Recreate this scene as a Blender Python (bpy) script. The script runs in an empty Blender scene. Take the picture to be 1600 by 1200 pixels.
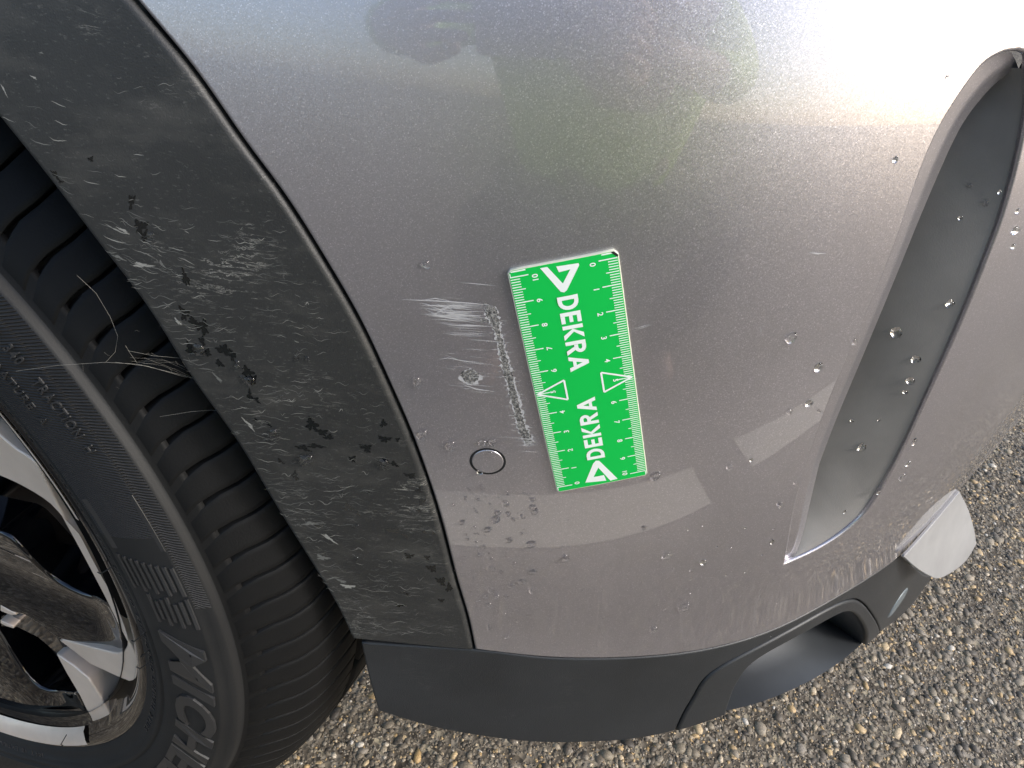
import bpy, math, random
import numpy as np
from mathutils import Matrix, Vector
from mathutils.geometry import delaunay_2d_cdt
random.seed(7); rng = np.random.default_rng(7)
S = bpy.context.scene
COL = S.collection
CM = 0.01
R_ = math.radians

# ------------------------------------------------------------------ camera, sky, sun
FPX, PITCH, ROLL, CAMH = 1209.0, R_(36.0), R_(-8.0), 76.0
FWD = np.array([0, math.cos(PITCH), -math.sin(PITCH)])
_r0 = np.array([1.0, 0, 0]); _d0 = np.cross(FWD, _r0)
RGT = math.cos(ROLL)*_r0 + math.sin(ROLL)*_d0
DWN = -math.sin(ROLL)*_r0 + math.cos(ROLL)*_d0
CAM = np.array([0, 0, CAMH])
cd = bpy.data.cameras.new('camera'); cam = bpy.data.objects.new('camera', cd); COL.objects.link(cam)
cd.sensor_width = 36.0; cd.lens = 36.0*FPX/1600.0; cd.clip_start = 0.005; cd.clip_end = 1000
m = Matrix.Identity(4)
for i in range(3):
    m[i][0] = RGT[i]; m[i][1] = -DWN[i]; m[i][2] = -FWD[i]; m[i][3] = CAM[i]*CM
cam.matrix_world = m
S.camera = cam

SUN_EL, SUN_AZ = R_(34), R_(108)          # azimuth measured from +Y (into the car) towards +X
world = bpy.data.worlds.new('World'); S.world = world; world.use_nodes = True
wn = world.node_tree; bg = wn.nodes['Background']
sky = wn.nodes.new('ShaderNodeTexSky'); sky.sky_type = 'NISHITA'; sky.sun_disc = False
sky.sun_elevation = SUN_EL; sky.sun_rotation = SUN_AZ
sky.dust_density = 1.8; sky.air_density = 1.0; sky.ozone_density = 1.0
wn.links.new(sky.outputs[0], bg.inputs[0]); bg.inputs[1].default_value = 0.15
sd = bpy.data.lights.new('sun', 'SUN'); sun = bpy.data.objects.new('sun', sd); COL.objects.link(sun)
sd.energy = 1.3; sd.angle = R_(16); sd.color = (1, 0.975, 0.94)
sdir = Vector((math.cos(SUN_EL)*math.sin(SUN_AZ), math.cos(SUN_EL)*math.cos(SUN_AZ), math.sin(SUN_EL)))
sun.rotation_euler = sdir.to_track_quat('Z', 'Y').to_euler()
S.view_settings.view_transform = 'Standard'; S.view_settings.look = 'None'
S.view_settings.exposure = 1.1; S.view_settings.gamma = 1.0
S.render.engine = 'CYCLES'

# ------------------------------------------------------------------ material helpers
class NT:
    def __init__(s, name):
        s.m = bpy.data.materials.new(name); s.m.use_nodes = True
        s.t = s.m.node_tree; s.b = s.t.nodes['Principled BSDF']
    def n(s, kind, **kw):
        nd = s.t.nodes.new('ShaderNode'+kind)
        for k, v in kw.items():
            if k in nd.inputs: nd.inputs[k].default_value = v
            else: setattr(nd, k, v)
        return nd
    def l(s, a, b): s.t.links.new(a, b)
    def coord(s, scale=(1, 1, 1), rot=(0, 0, 0), kind='Object'):
        tc = s.n('TexCoord'); mp = s.n('Mapping'); mp.inputs['Scale'].default_value = scale; mp.inputs['Rotation'].default_value = rot
        s.l(tc.outputs[kind], mp.inputs[0]); return mp.outputs[0]
    def noise(s, co, scale, detail=4, rough=.5, dist=0):
        nd = s.n('TexNoise'); nd.inputs['Scale'].default_value = scale; nd.inputs['Detail'].default_value = detail
        nd.inputs['Roughness'].default_value = rough; nd.inputs['Distortion'].default_value = dist
        s.l(co, nd.inputs['Vector']); return nd.outputs['Fac']
    def ramp(s, fac, stops, interp='LINEAR'):
        r = s.n('ValToRGB'); r.color_ramp.interpolation = interp
        while len(r.color_ramp.elements) < len(stops): r.color_ramp.elements.new(0.5)
        for e, (p, c) in zip(r.color_ramp.elements, stops):
            e.position = p; e.color = (c, c, c, 1) if not hasattr(c, '__len__') else (*c, 1)
        s.l(fac, r.inputs[0]); return r.outputs[0]
    def mix(s, fac, a, b):
        x = s.n('Mix', data_type='RGBA')
        for sock, v in ((x.inputs[0], fac), (x.inputs[6], a), (x.inputs[7], b)):
            if hasattr(v, 'links'): s.l(v, sock)
            elif hasattr(v, '__len__'): sock.default_value = (*v, 1)
            else: sock.default_value = v
        return x.outputs[2]
    def bump(s, h, strength, dist=0.001, normal=None):
        b = s.n('Bump'); b.inputs['Strength'].default_value = strength; b.inputs['Distance'].default_value = dist
        s.l(h, b.inputs['Height'])
        if normal: s.l(normal, b.inputs['Normal'])
        return b.outputs[0]
    def set(s, **kw):
        for k, v in kw.items():
            sk = s.b.inputs[k.replace('_', ' ')]
            if hasattr(v, 'links'): s.l(v, sk)
            elif hasattr(v, '__len__') and len(v) == 3: sk.default_value = (*v, 1)
            else: sk.default_value = v
        return s

def flat(name, col, rough=.5, metal=0, **kw):
    t = NT(name); t.set(Base_Color=col, Roughness=rough, Metallic=metal, **kw); return t.m

def mat_paint():
    t = NT('silver_metallic_paint'); co = t.coord()
    v = t.n('TexVoronoi', feature='F1'); v.inputs['Scale'].default_value = 3200; t.l(co, v.inputs['Vector'])
    sep = t.n('SeparateColor'); t.l(v.outputs['Color'], sep.inputs[0])
    fl = t.ramp(sep.outputs[0], [(0, .9), (.8, 1.0), (.93, 1.08), (1, 1.45)])
    base = t.n('Mix', data_type='RGBA', blend_type='MULTIPLY'); base.inputs[0].default_value = 1
    base.inputs[6].default_value = (0.49, 0.463, 0.492, 1); t.l(fl, base.inputs[7])
    dirt = t.noise(co, 26, 7, .72)
    dm = t.ramp(dirt, [(.45, 0.0), (.8, .22)])
    col = t.mix(dm, base.outputs[2], (.34, .32, .29))
    # flake normals
    nm = t.n('VectorMath', operation='SUBTRACT'); t.l(v.outputs['Color'], nm.inputs[0]); nm.inputs[1].default_value = (.5, .5, .5)
    sc = t.n('VectorMath', operation='SCALE'); t.l(nm.outputs[0], sc.inputs[0]); sc.inputs['Scale'].default_value = .075
    geo = t.n('NewGeometry'); ad = t.n('VectorMath', operation='ADD'); t.l(geo.outputs['Normal'], ad.inputs[0]); t.l(sc.outputs[0], ad.inputs[1])
    no = t.n('VectorMath', operation='NORMALIZE'); t.l(ad.outputs[0], no.inputs[0])
    cr = t.noise(t.coord(), 60, 3, .6)
    crm = t.ramp(cr, [(.3, .01), (.75, .04)])
    t.set(Base_Color=col, Metallic=.85, Roughness=.35, Coat_Weight=1.0, Coat_IOR=1.6, Coat_Roughness=crm, Normal=no.outputs[0])
    return t.m

def mat_plastic(name, c=.028, streak=.0, rough=.5, grain=.35, tint=(.92, 1.0, 1.10)):
    t = NT(name); co = t.coord()
    g = t.noise(co, 1500, 2, .6)
    cl = t.noise(co, 14, 5, .6)
    tr_, tg, tb_ = tint; base = t.ramp(cl, [(.3, (c*.82*tr_, c*.82*tg, c*.82*tb_)), (.7, (c*1.25*tr_, c*1.25*tg, c*1.25*tb_))])
    if streak:
        # dried runs and scuffs: short broken whitish marks
        cs = t.coord(scale=(1.0, 1.0, 5.2), rot=(0, R_(7), 0))
        w1 = t.noise(cs, 55, 6, .62, .6)
        k1 = t.ramp(w1, [(.485, 0), (.5, 1), (.515, 0)])
        p1 = t.noise(co, 26, 3, .6)
        k2 = t.ramp(p1, [(.53, 0), (.66, 1)])
        mu = t.n('Math', operation='MULTIPLY'); t.l(k1, mu.inputs[0]); t.l(k2, mu.inputs[1])
        m2 = t.n('Math', operation='MULTIPLY'); t.l(mu.outputs[0], m2.inputs[0]); m2.inputs[1].default_value = streak
        base = t.mix(m2.outputs[0], base, (.30, .29, .26))
        fine = t.noise(t.coord(scale=(1, 1, 2.4)), 420, 3, .7)
        k3 = t.ramp(fine, [(.6, 0), (.74, .35*streak)])
        base = t.mix(k3, base, (.18, .175, .16))
        sm = t.noise(t.coord(scale=(1, 1, 2.2), rot=(0, R_(25), 0)), 22, 5, .65)
        k4 = t.ramp(sm, [(.5, 0), (.72, .18*streak)])
        base = t.mix(k4, base, (.17, .16, .14))
    bp = t.bump(g, grain, .0004)
    t.set(Base_Color=base, Roughness=rough, Normal=bp, Specular_IOR_Level=.45)
    return t.m

def mat_rubber(name, hatch=False, k=1.0):
    t = NT(name); co = t.coord()
    cl = t.noise(co, 12, 6, .65)
    base = t.ramp(cl, [(.3, (.007*k, .0073*k, .008*k)), (.6, (.013*k, .013*k, .013*k)), (.85, (.028*k, .026*k, .023*k))])
    g = t.noise(co, 900, 3, .6)
    bp = t.bump(g, .25, .0005)
    t.set(Base_Color=base, Roughness=.62, Normal=bp, Specular_IOR_Level=.4*k)
    if hatch:
        # fine ribs in the sidewall, radial hatch
        tc = t.n('TexCoord'); sep = t.n('SeparateXYZ'); t.l(tc.outputs['Object'], sep.inputs[0])
        at = t.n('Math', operation='ARCTAN2'); t.l(sep.outputs['Z'], at.inputs[0]); t.l(sep.outputs['X'], at.inputs[1])
        ln = t.n('VectorMath', operation='LENGTH'); cx = t.n('CombineXYZ'); t.l(sep.outputs['X'], cx.inputs[0]); t.l(sep.outputs['Z'], cx.inputs[1]); t.l(cx.outputs[0], ln.inputs[0])
        a = t.n('Math', operation='MULTIPLY'); t.l(at.outputs[0], a.inputs[0]); a.inputs[1].default_value = 1150
        b = t.n('Math', operation='MULTIPLY_ADD'); t.l(ln.outputs['Value'], b.inputs[0]); b.inputs[1].default_value = 1900; t.l(a.outputs[0], b.inputs[2])
        sn = t.n('Math', operation='SINE'); t.l(b.outputs[0], sn.inputs[0])
        bp2 = t.bump(sn.outputs[0], 1.0, .0016, bp)
        t.set(Normal=bp2, Roughness=.52, Base_Color=t.ramp(cl, [(.3, (.016, .016, .016)), (.8, (.034, .033, .031))]), Specular_IOR_Level=.6)
    return t.m

def mat_asphalt(name):
    t = NT(name); co = t.coord()
    v = t.n('TexVoronoi'); v.inputs['Scale'].default_value = 170; t.l(co, v.inputs['Vector'])
    sep = t.n('SeparateColor'); t.l(v.outputs['Color'], sep.inputs[0])
    c = t.ramp(sep.outputs[0], [(0, (.07, .058, .044)), (.45, (.135, .112, .085)), (.75, (.19, .16, .12)), (.9, (.24, .21, .17)), (1, (.34, .29, .2))])
    big = t.noise(co, 1.7, 4, .6); k = t.ramp(big, [(.3, .75), (.7, 1.15)])
    mu = t.n('Mix', data_type='RGBA', blend_type='MULTIPLY'); mu.inputs[0].default_value = 1; t.l(c, mu.inputs[6]); t.l(k, mu.inputs[7])
    bp = t.bump(v.outputs['Distance'], .6, .004)
    t.set(Base_Color=mu.outputs[2], Roughness=.9, Normal=bp, Specular_IOR_Level=.15); return t.m

def mat_stones():
    t = NT('aggregate_stone'); co = t.coord()
    geo = t.n('NewGeometry')
    c = t.ramp(geo.outputs['Random Per Island'], [(0, (.04, .033, .026)), (.15, (.10, .081, .06)), (.35, (.16, .13, .094)), (.6, (.225, .185, .13)),
        (.74, (.21, .18, .145)), (.80, (.33, .27, .19)), (.87, (.40, .26, .11)), (.94, (.46, .34, .19)), (1, (.52, .48, .42))])
    n = t.noise(co, 700, 3, .6); k = t.ramp(n, [(.3, .6), (.7, 1.25)])
    mu = t.n('Mix', data_type='RGBA', blend_type='MULTIPLY'); mu.inputs[0].default_value = 1; t.l(c, mu.inputs[6]); t.l(k, mu.inputs[7])
    t.set(Base_Color=mu.outputs[2], Roughness=.6); return t.m

M = {}
M['paint'] = mat_paint()
M['arch'] = mat_plastic('weathered_black_plastic', .022, 1.0, .5, .35, (1.0, 1.02, 1.0))
M['trim'] = mat_plastic('dark_grey_plastic', .020, .1, .42)
M['duct'] = mat_plastic('grey_duct_plastic', .165, 0, .42, .2, (1.05, 1, .95))
M['scoop'] = mat_plastic('scoop_plastic', .035, 0, .42, .2)
M['skid'] = mat_plastic('light_silver_plastic', .25, 0, .42, .1, (1.02, 1, .98))
M['black'] = flat('black_void', (.006, .006, .007), .8)
M['tyre'] = mat_rubber('tyre_rubber'); M['tread'] = mat_rubber('tread_rubber', False, .5); M['side'] = mat_rubber('ribbed_sidewall_rubber', True)
M['letter'] = flat('sidewall_letter_rubber', (.026, .026, .027), .36)
M['asphalt'] = mat_asphalt('asphalt'); M['stones'] = mat_stones()
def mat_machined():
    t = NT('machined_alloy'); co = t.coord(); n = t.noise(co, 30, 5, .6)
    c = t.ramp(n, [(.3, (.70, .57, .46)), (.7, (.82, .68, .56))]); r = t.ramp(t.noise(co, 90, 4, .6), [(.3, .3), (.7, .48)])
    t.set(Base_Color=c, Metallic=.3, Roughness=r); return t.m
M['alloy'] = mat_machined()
def mat_gloss():
    t = NT('gloss_black_alloy'); co = t.coord(); n = t.noise(co, 40, 6, .7)
    c = t.ramp(n, [(.5, (.008, .009, .013)), (.9, (.05, .047, .043))]); r = t.ramp(n, [(.5, .05), (.9, .25)])
    t.set(Base_Color=c, Metallic=.8, Roughness=r, Coat_Weight=1, Coat_IOR=1.5, Coat_Roughness=.02); return t.m
M['gloss'] = mat_gloss()
M['barrel'] = flat('rim_barrel_metal', (.03, .028, .028), .35, .7)
M['disc'] = flat('brake_disc_iron', (.13, .11, .10), .45, .8)
M['caliper'] = flat('brown_caliper', (.09, .05, .025), .6)
M['water'] = flat('water', (1, 1, 1), .0, 0, Transmission_Weight=1.0, IOR=1.33)
M['wet'] = flat('wet_film', (.008, .009, .009), .16)
M['green'] = flat('green_print', (0.0, .47, .065), .55, Specular_IOR_Level=.3)
M['white'] = flat('white_print', (.80, .84, .80), .45)
M['rulerside'] = flat('ruler_edge', (.62, .62, .50), .6)
M['scuff'] = flat('raw_scuffed_paint', (.41, .40, .40), .65)
def mat_gouge():
    t = NT('gouged_plastic'); co = t.coord(); n = t.noise(co, 900, 5, .75)
    c = t.ramp(n, [(.36, (.04, .04, .04)), (.5, (.14, .135, .13)), (.66, (.42, .41, .39))])
    t.set(Base_Color=c, Roughness=.8, Normal=t.bump(n, 1, .0012)); return t.m
M['gouge'] = mat_gouge()
M['mud'] = flat('dried_water_mark', (.27, .265, .24), .8)
M['mud2'] = flat('faint_water_mark', (.13, .13, .12), .8)
M['silk'] = flat('spider_silk', (.22, .21, .18), .5)
M['linepaint'] = flat('worn_cream_line_paint', (.66, .58, .45), .7)
M['sensor'] = flat('sensor_grey', (.16, .19, .21), .3, .3)

# ------------------------------------------------------------------ object helpers
def link(o, parent=None):
    COL.objects.link(o)
    if parent is not None: o.parent = parent
    return o
def tag(o, label=None, cat=None, group=None, kind=None):
    for k, v in (('label', label), ('category', cat), ('group', group), ('kind', kind)):
        if v: o[k] = v
    return o
def mesh(name, V, F, mat, normals=None, smooth=True, scale=CM):
    me = bpy.data.meshes.new(name)
    me.from_pydata([tuple(float(c)*scale for c in v) for v in V], [], [tuple(int(i) for i in f) for f in F])
    me.update()
    for mm in (mat if isinstance(mat, (list, tuple)) else [mat]): me.materials.append(mm)
    if smooth: me.polygons.foreach_set('use_smooth', [True]*len(me.polygons))
    if normals is not None:
        me.normals_split_custom_set_from_vertices([tuple(float(c) for c in n) for n in normals])
    return me
def obj(name, V, F, mat, parent=None, **kw):
    o = bpy.data.objects.new(name, mesh(name, V, F, mat, **kw)); link(o, parent)
    if parent is not None and getattr(parent, 'get', lambda k: None)('_base') is not None: pass
    if parent is not None: o.matrix_parent_inverse = PINV.get(parent.name, Matrix.Identity(4))
    return o
PINV = {}
def empty(name, loc):
    o = bpy.data.objects.new(name, None); COL.objects.link(o); o.location = [c*CM for c in loc]
    o.empty_display_size = .1
    PINV[name] = Matrix.Translation([-c*CM for c in loc]); return o

# ------------------------------------------------------------------ geometry helpers
def smooth1(xs, ys):
    """monotone-ish cubic through points"""
    xs = np.array(xs, float); ys = np.array(ys, float); h = np.diff(xs); d = np.diff(ys)/h
    mm = np.zeros(len(xs)); mm[1:-1] = (d[:-1]*h[1:]+d[1:]*h[:-1])/(h[1:]+h[:-1]); mm[0] = d[0]; mm[-1] = d[-1]
    def f(x):
        x = np.asarray(x, float); i = np.clip(np.searchsorted(xs, x)-1, 0, len(xs)-2); t = (x-xs[i])/h[i]
        inside = (t >= 0) & (t <= 1); tc = np.clip(t, 0, 1)
        y = (2*tc**3-3*tc**2+1)*ys[i]+(tc**3-2*tc**2+tc)*h[i]*mm[i]+(-2*tc**3+3*tc**2)*ys[i+1]+(tc**3-tc**2)*h[i]*mm[i+1]
        return y + np.where(inside, 0, np.where(t > 1, (x-xs[-1])*mm[-1], (x-xs[0])*mm[0]))
    return f
def spl(P, n=8, closed=False):
    P = np.array(P, float)
    if len(P) == 2:
        t = np.linspace(0, 1, n+1)[:, None]; return P[0]*(1-t)+P[1]*t
    if closed: Q = np.vstack([P[-1], P, P[0], P[1]])
    else: Q = np.vstack([2*P[0]-P[1], P, 2*P[-1]-P[-2]])
    out = []
    for i in range(1, len(Q)-2):
        p0, p1, p2, p3 = Q[i-1:i+3]
        for k in range(n):
            t = k/n; out.append(.5*((2*p1)+(-p0+p2)*t+(2*p0-5*p1+4*p2-p3)*t*t+(-p0+3*p1-3*p2+p3)*t**3))
    if not closed: out.append(Q[-2])
    return np.array(out)
def path(*segs, n=8):
    out = []
    for s in segs:
        q = spl(s, n) if len(s) > 1 else np.array(s, float)
        if len(out) and np.linalg.norm(np.array(out[-1])-q[0]) < 1e-6: q = q[1:]
        out += list(q)
    if np.linalg.norm(np.array(out[0])-out[-1]) < 1e-6: out.pop()
    return np.array(out)
def inpoly(P, poly):
    x, y = P[:, 0], P[:, 1]; c = np.zeros(len(P), bool); n = len(poly)
    for i in range(n):
        x1, y1 = poly[i]; x2, y2 = poly[i-1]
        if y1 == y2: continue
        c ^= ((y1 > y) != (y2 > y)) & (x < (x2-x1)*(y-y1)/(y2-y1)+x1)
    return c
def distpoly(P, poly):
    d = np.full(len(P), 1e9); n = len(poly)
    for i in range(n):
        a = poly[i-1]; b = poly[i]; ab = b-a; L = ab@ab+1e-12
        t = np.clip(((P-a)@ab)/L, 0, 1); q = a+t[:, None]*ab; d = np.minimum(d, np.hypot(*(P-q).T))
    return d
def outdirs(poly):
    a = np.roll(poly, 1, 0); b = np.roll(poly, -1, 0)
    e1 = poly-a; e2 = b-poly
    e1 /= np.linalg.norm(e1, axis=1)[:, None]+1e-12; e2 /= np.linalg.norm(e2, axis=1)[:, None]+1e-12
    n1 = np.stack([e1[:, 1], -e1[:, 0]], 1); n2 = np.stack([e2[:, 1], -e2[:, 0]], 1)
    area = .5*np.sum(poly[:, 0]*np.roll(poly[:, 1], -1)-np.roll(poly[:, 0], -1)*poly[:, 1])
    sg = 1 if area > 0 else -1
    nn = n1+n2; l = np.linalg.norm(nn, axis=1)[:, None]+1e-9; nn /= l
    k = 1/np.clip((nn*n1).sum(1), .5, 1)[:, None]
    return nn*sg*k
def resample(poly, h):
    P = np.vstack([poly, poly[:1]]); seg = np.linalg.norm(np.diff(P, axis=0), axis=1); out = []
    for i in range(len(poly)):
        k = max(1, int(round(seg[i]/h)))
        for j in range(k): out.append(P[i]+(P[i+1]-P[i])*j/k)
    return np.array(out)

class Surf:
    """f(a,b)->(N,3). flip: outward side"""
    def __init__(s, f, arange, brange, toward): s.f = f; s.ar = arange; s.br = brange; s.toward = toward
    def pts(s, ab, off=0):
        ab = np.atleast_2d(ab); P = s.f(ab[:, 0], ab[:, 1])
        return P + s.nrm(ab)*off if np.any(off) else P
    def tang(s, ab):
        e = .02; a, b = ab[:, 0], ab[:, 1]
        return (s.f(a+e, b)-s.f(a-e, b))/(2*e), (s.f(a, b+e)-s.f(a, b-e))/(2*e)
    def nrm(s, ab):
        ab = np.atleast_2d(ab); u, v = s.tang(ab); n = np.cross(u, v); n /= np.linalg.norm(n, axis=1)[:, None]+1e-12
        return n*s.toward
    def inv(s, px, off=0):
        px = np.atleast_2d(np.array(px, float))
        if not hasattr(s, 'g'):
            A, B = np.meshgrid(np.linspace(*s.ar, 160), np.linspace(*s.br, 110)); s.g = np.stack([A.ravel(), B.ravel()], 1)
            P = s.pts(s.g); s.gp = proj(P); vis = ((CAM-P)*s.nrm(s.g)).sum(1) > 0; s.gp[~vis] = 1e7
        AB = np.array([s.g[np.argmin(((s.gp-p)**2).sum(1))] for p in px]); e = .01
        for _ in range(12):
            q = proj(s.pts(AB, off)); qa = proj(s.pts(AB+[e, 0], off)); qb = proj(s.pts(AB+[0, e], off))
            j1 = (qa-q)/e; j2 = (qb-q)/e; r = px-q; det = j1[:, 0]*j2[:, 1]-j2[:, 0]*j1[:, 1]; det = np.where(abs(det) < 1e-9, 1e-9, det)
            d = np.stack([(r[:, 0]*j2[:, 1]-j2[:, 0]*r[:, 1])/det, (j1[:, 0]*r[:, 1]-r[:, 0]*j1[:, 1])/det], 1)
            AB = AB+np.clip(d, -3, 3)
        return AB
def proj(P):
    q = np.atleast_2d(P)-CAM; w = q@FWD
    return np.stack([800+FPX*(q@RGT)/w, 600+FPX*(q@DWN)/w], -1)

def panel(name, surf, outline, mat, parent, off=0., r=.15, depth=.6, holes=(), step=1.2, h=.5, shrink=0., holer=None, hdepth=None):
    """one body panel: smooth face, rounded edges, inward return"""
    def prep(poly, rr, hole):
        poly = resample(np.array(poly, float), h); d = outdirs(poly)*(-1 if hole else 1)
        return poly, d
    loops = [(*prep(outline, r, False), r, False)] + [(*prep(q, r, True), (holer if holer is not None else r), True) for q in holes]
    V2 = []; E = []; rings = []
    for poly, d, rr, hole in loops:
        ins = poly-d*(rr+shrink); i0 = len(V2); V2 += list(ins); n = len(ins)
        E += [(i0+k, i0+(k+1) % n) for k in range(n)]; rings.append((i0, n, ins, d, rr))
    outer = rings[0][2]; mn = outer.min(0); mx = outer.max(0)
    gx = np.arange(mn[0], mx[0], step); gy = np.arange(mn[1], mx[1], step)
    G = np.stack(np.meshgrid(gx, gy), -1).reshape(-1, 2); G = G+np.array([step*.37, step*.29])
    k = inpoly(G, outer); 
    for rg in rings: 
        if rg is not rings[0]: k &= ~inpoly(G, rg[2])
    G = G[k]
    dd = np.full(len(G), 1e9)
    for rg in rings: dd = np.minimum(dd, distpoly(G, rg[2]))
    G = G[dd > .45*step]
    nb = len(V2); V2 = np.array(V2+list(G))
    v, e, f, ov, oe, of = delaunay_2d_cdt([Vector(p) for p in V2], E, [], 0, 1e-5)
    v = np.array([(p.x, p.y) for p in v]); f = [tuple(t) for t in f]
    tri = [t for t in f if len(t) == 3]; c = np.array([v[list(t)].mean(0) for t in tri])
    keep = inpoly(c, outer)
    for rg in rings[1:]: keep &= ~inpoly(c, rg[2])
    tri = [t for t, kk in zip(tri, keep) if kk]
    # map from input index to output vertex for the loops
    mp = {}
    for i, src in enumerate(ov):
        for sidx in src: mp[sidx] = i
    P = surf.pts(v, off); N = surf.nrm(v); V = list(P); NN = list(N); F = []
    for t in tri:
        a, b, cc = (P[i] for i in t); n = np.cross(b-a, cc-a)
        F.append(t if n@N[t[0]] > 0 else t[::-1])
    for i0, n, ins, d, rr in rings:
        base = surf.pts(ins, off); bn = surf.nrm(ins); tu, tv = surf.tang(ins)
        T = tu*d[:, :1]+tv*d[:, 1:]; sc = np.linalg.norm(d, axis=1)[:, None]; T /= np.linalg.norm(T, axis=1)[:, None]+1e-9
        prev = [mp.get(i0+k, i0+k) for k in range(n)]
        prof = [(math.sin(a), 1-math.cos(a), math.cos(a), math.sin(a)) for a in (R_(22), R_(45), R_(68), R_(90))]
        dp = depth if (i0 == 0 or hdepth is None) else hdepth
        levels = [(rr*s1, rr*s2, cn, ct) for s1, s2, cn, ct in prof]+[(rr, rr+dp*.5, 0, 1), (rr, rr+dp, 0, 1)]
        for o1, dn, cn, ct in levels:
            j0 = len(V); V += list(base+T*o1*sc-bn*dn); NN += list(bn*cn+T*ct); cur = list(range(j0, j0+n))
            for k in range(n):
                k2 = (k+1) % n; q = (prev[k], prev[k2], cur[k2], cur[k])
                a, b, cc = V[q[0]], V[q[1]], V[q[2]]; nn = np.cross(b-a, cc-a); ref = bn[k]*cn+T[k]*max(ct, .3)
                F.append(q if nn@ref > 0 else q[::-1])
            prev = cur
    return obj(name, V, F, mat, parent, normals=NN)

def loft(name, rows, mat, parent, flip=False, smooth=True):
    rows = [np.array(r) for r in rows]; n = len(rows[0]); V = np.vstack(rows); F = []
    for i in range(len(rows)-1):
        for k in range(n-1):
            q = (i*n+k, i*n+k+1, (i+1)*n+k+1, (i+1)*n+k); F.append(q[::-1] if flip else q)
    return obj(name, V, F, mat, parent, smooth=smooth)

def tube(path_, rad, seg=5):
    P = np.array(path_, float); V = []; F = []
    for i, p in enumerate(P):
        t = P[min(i+1, len(P)-1)]-P[max(i-1, 0)]; t /= np.linalg.norm(t)+1e-9
        a = np.cross(t, [0, 0, 1.]); 
        if np.linalg.norm(a) < 1e-3: a = np.cross(t, [0, 1., 0])
        a /= np.linalg.norm(a); b = np.cross(t, a); rr = rad[i] if hasattr(rad, '__len__') else rad
        V += [p+rr*(a*math.cos(2*math.pi*k/seg)+b*math.sin(2*math.pi*k/seg)) for k in range(seg)]
    for i in range(len(P)-1):
        for k in range(seg): F.append((i*seg+k, i*seg+(k+1) % seg, (i+1)*seg+(k+1) % seg, (i+1)*seg+k))
    return V, F
def join(parts):
    V = []; F = []
    for v, f in parts:
        o = len(V); V += list(v); F += [tuple(i+o for i in q) for q in f]
    return V, F

_txt = {}
def text(s, bold=0., spacing=1.0, extr=.0, res=4):
    """text as (verts, faces), cap height about 0.7, baseline at 0, from Blender's built-in font"""
    key = (s, bold, spacing, extr)
    if key in _txt: return _txt[key]
    cu = bpy.data.curves.new('text_tmp', 'FONT'); cu.body = s; cu.offset = bold; cu.space_character = spacing; cu.resolution_u = res
    cu.extrude = extr
    o = bpy.data.objects.new('text_tmp', cu); COL.objects.link(o)
    dg = bpy.context.evaluated_depsgraph_get(); me = bpy.data.meshes.new_from_object(o.evaluated_get(dg))
    V = np.array([tuple(v.co) for v in me.vertices]); F = [tuple(p.vertices) for p in me.polygons]
    bpy.data.objects.remove(o); bpy.data.curves.remove(cu); bpy.data.meshes.remove(me)
    _txt[key] = (V, F); return V, F

# ------------------------------------------------------------------ body surface (plan curve swept over a profile)
_px = np.array([-130, -95, -60, -35, -20, -6.5, 0, 4, 9.5, 13.4, 17.5, 22.2, 28.5, 35.8, 46, 58, 68, 74, 76], float)
_py = np.array([28, 27.2, 26.5, 26.2, 26.1, 26.2, 26.5, 26.8, 27.7, 28.8, 30.6, 33.7, 39.0, 47, 58, 76, 96, 120, 150], float)
_s = np.concatenate([[0], np.cumsum(np.hypot(np.diff(_px), np.diff(_py)))]); _s -= _s[6]
# resample & lightly smooth the plan curve so its reflections stay clean
_fx, _fy = smooth1(_s, _px), smooth1(_s, _py)
_ss = np.arange(_s[0], _s[-1], 1.0); _X = _fx(_ss); _Y = _fy(_ss)
_k = np.exp(-.5*(np.arange(-6, 7)/2.6)**2); _k /= _k.sum()
_X = np.convolve(np.pad(_X, 6, mode='reflect', reflect_type='odd'), _k, 'valid'); _Y = np.convolve(np.pad(_Y, 6, mode='reflect', reflect_type='odd'), _k, 'valid')
PX, PY = smooth1(_ss, _X), smooth1(_ss, _Y)
_lz = np.array([10, 28, 38, 48, 58, 64, 70, 75, 80, 86, 92, 98, 101], float)
_ll = np.array([-.6, -.75, 0, -.75, -1.1, -.95, -.3, .8, 2.6, 6.0, 12.0, 28.0, 60.0])
_zz = np.arange(10, 101, 1.0); _LL = smooth1(_lz, _ll)(_zz); _LL = np.convolve(np.pad(_LL, 6, mode='reflect', reflect_type='odd'), _k, 'valid')
LZ = smooth1(_zz, _LL)
def body(a, b):
    a = np.asarray(a, float); b = np.asarray(b, float); e = .5
    tx = PX(a+e)-PX(a-e); ty = PY(a+e)-PY(a-e); l = np.hypot(tx, ty); nx, ny = -ty/l, tx/l   # inward
    L = LZ(b); return np.stack([PX(a)+nx*L, PY(a)+ny*L, b], -1)
B = Surf(body, (_ss[8], 110), (12, 96), 1)
if B.nrm(np.array([[0., 50.]]))[0][1] > 0: B.toward = -1
def W(px, off=0): return B.inv(px, off)
def onB(px, off=0): return B.pts(W(px, off), off)

car = empty('parked_car', (-43.5, 60, 0))
tag(car, 'silver grey car with black wheel arch trim and a scraped front bumper, parked on asphalt', 'car')

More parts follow.
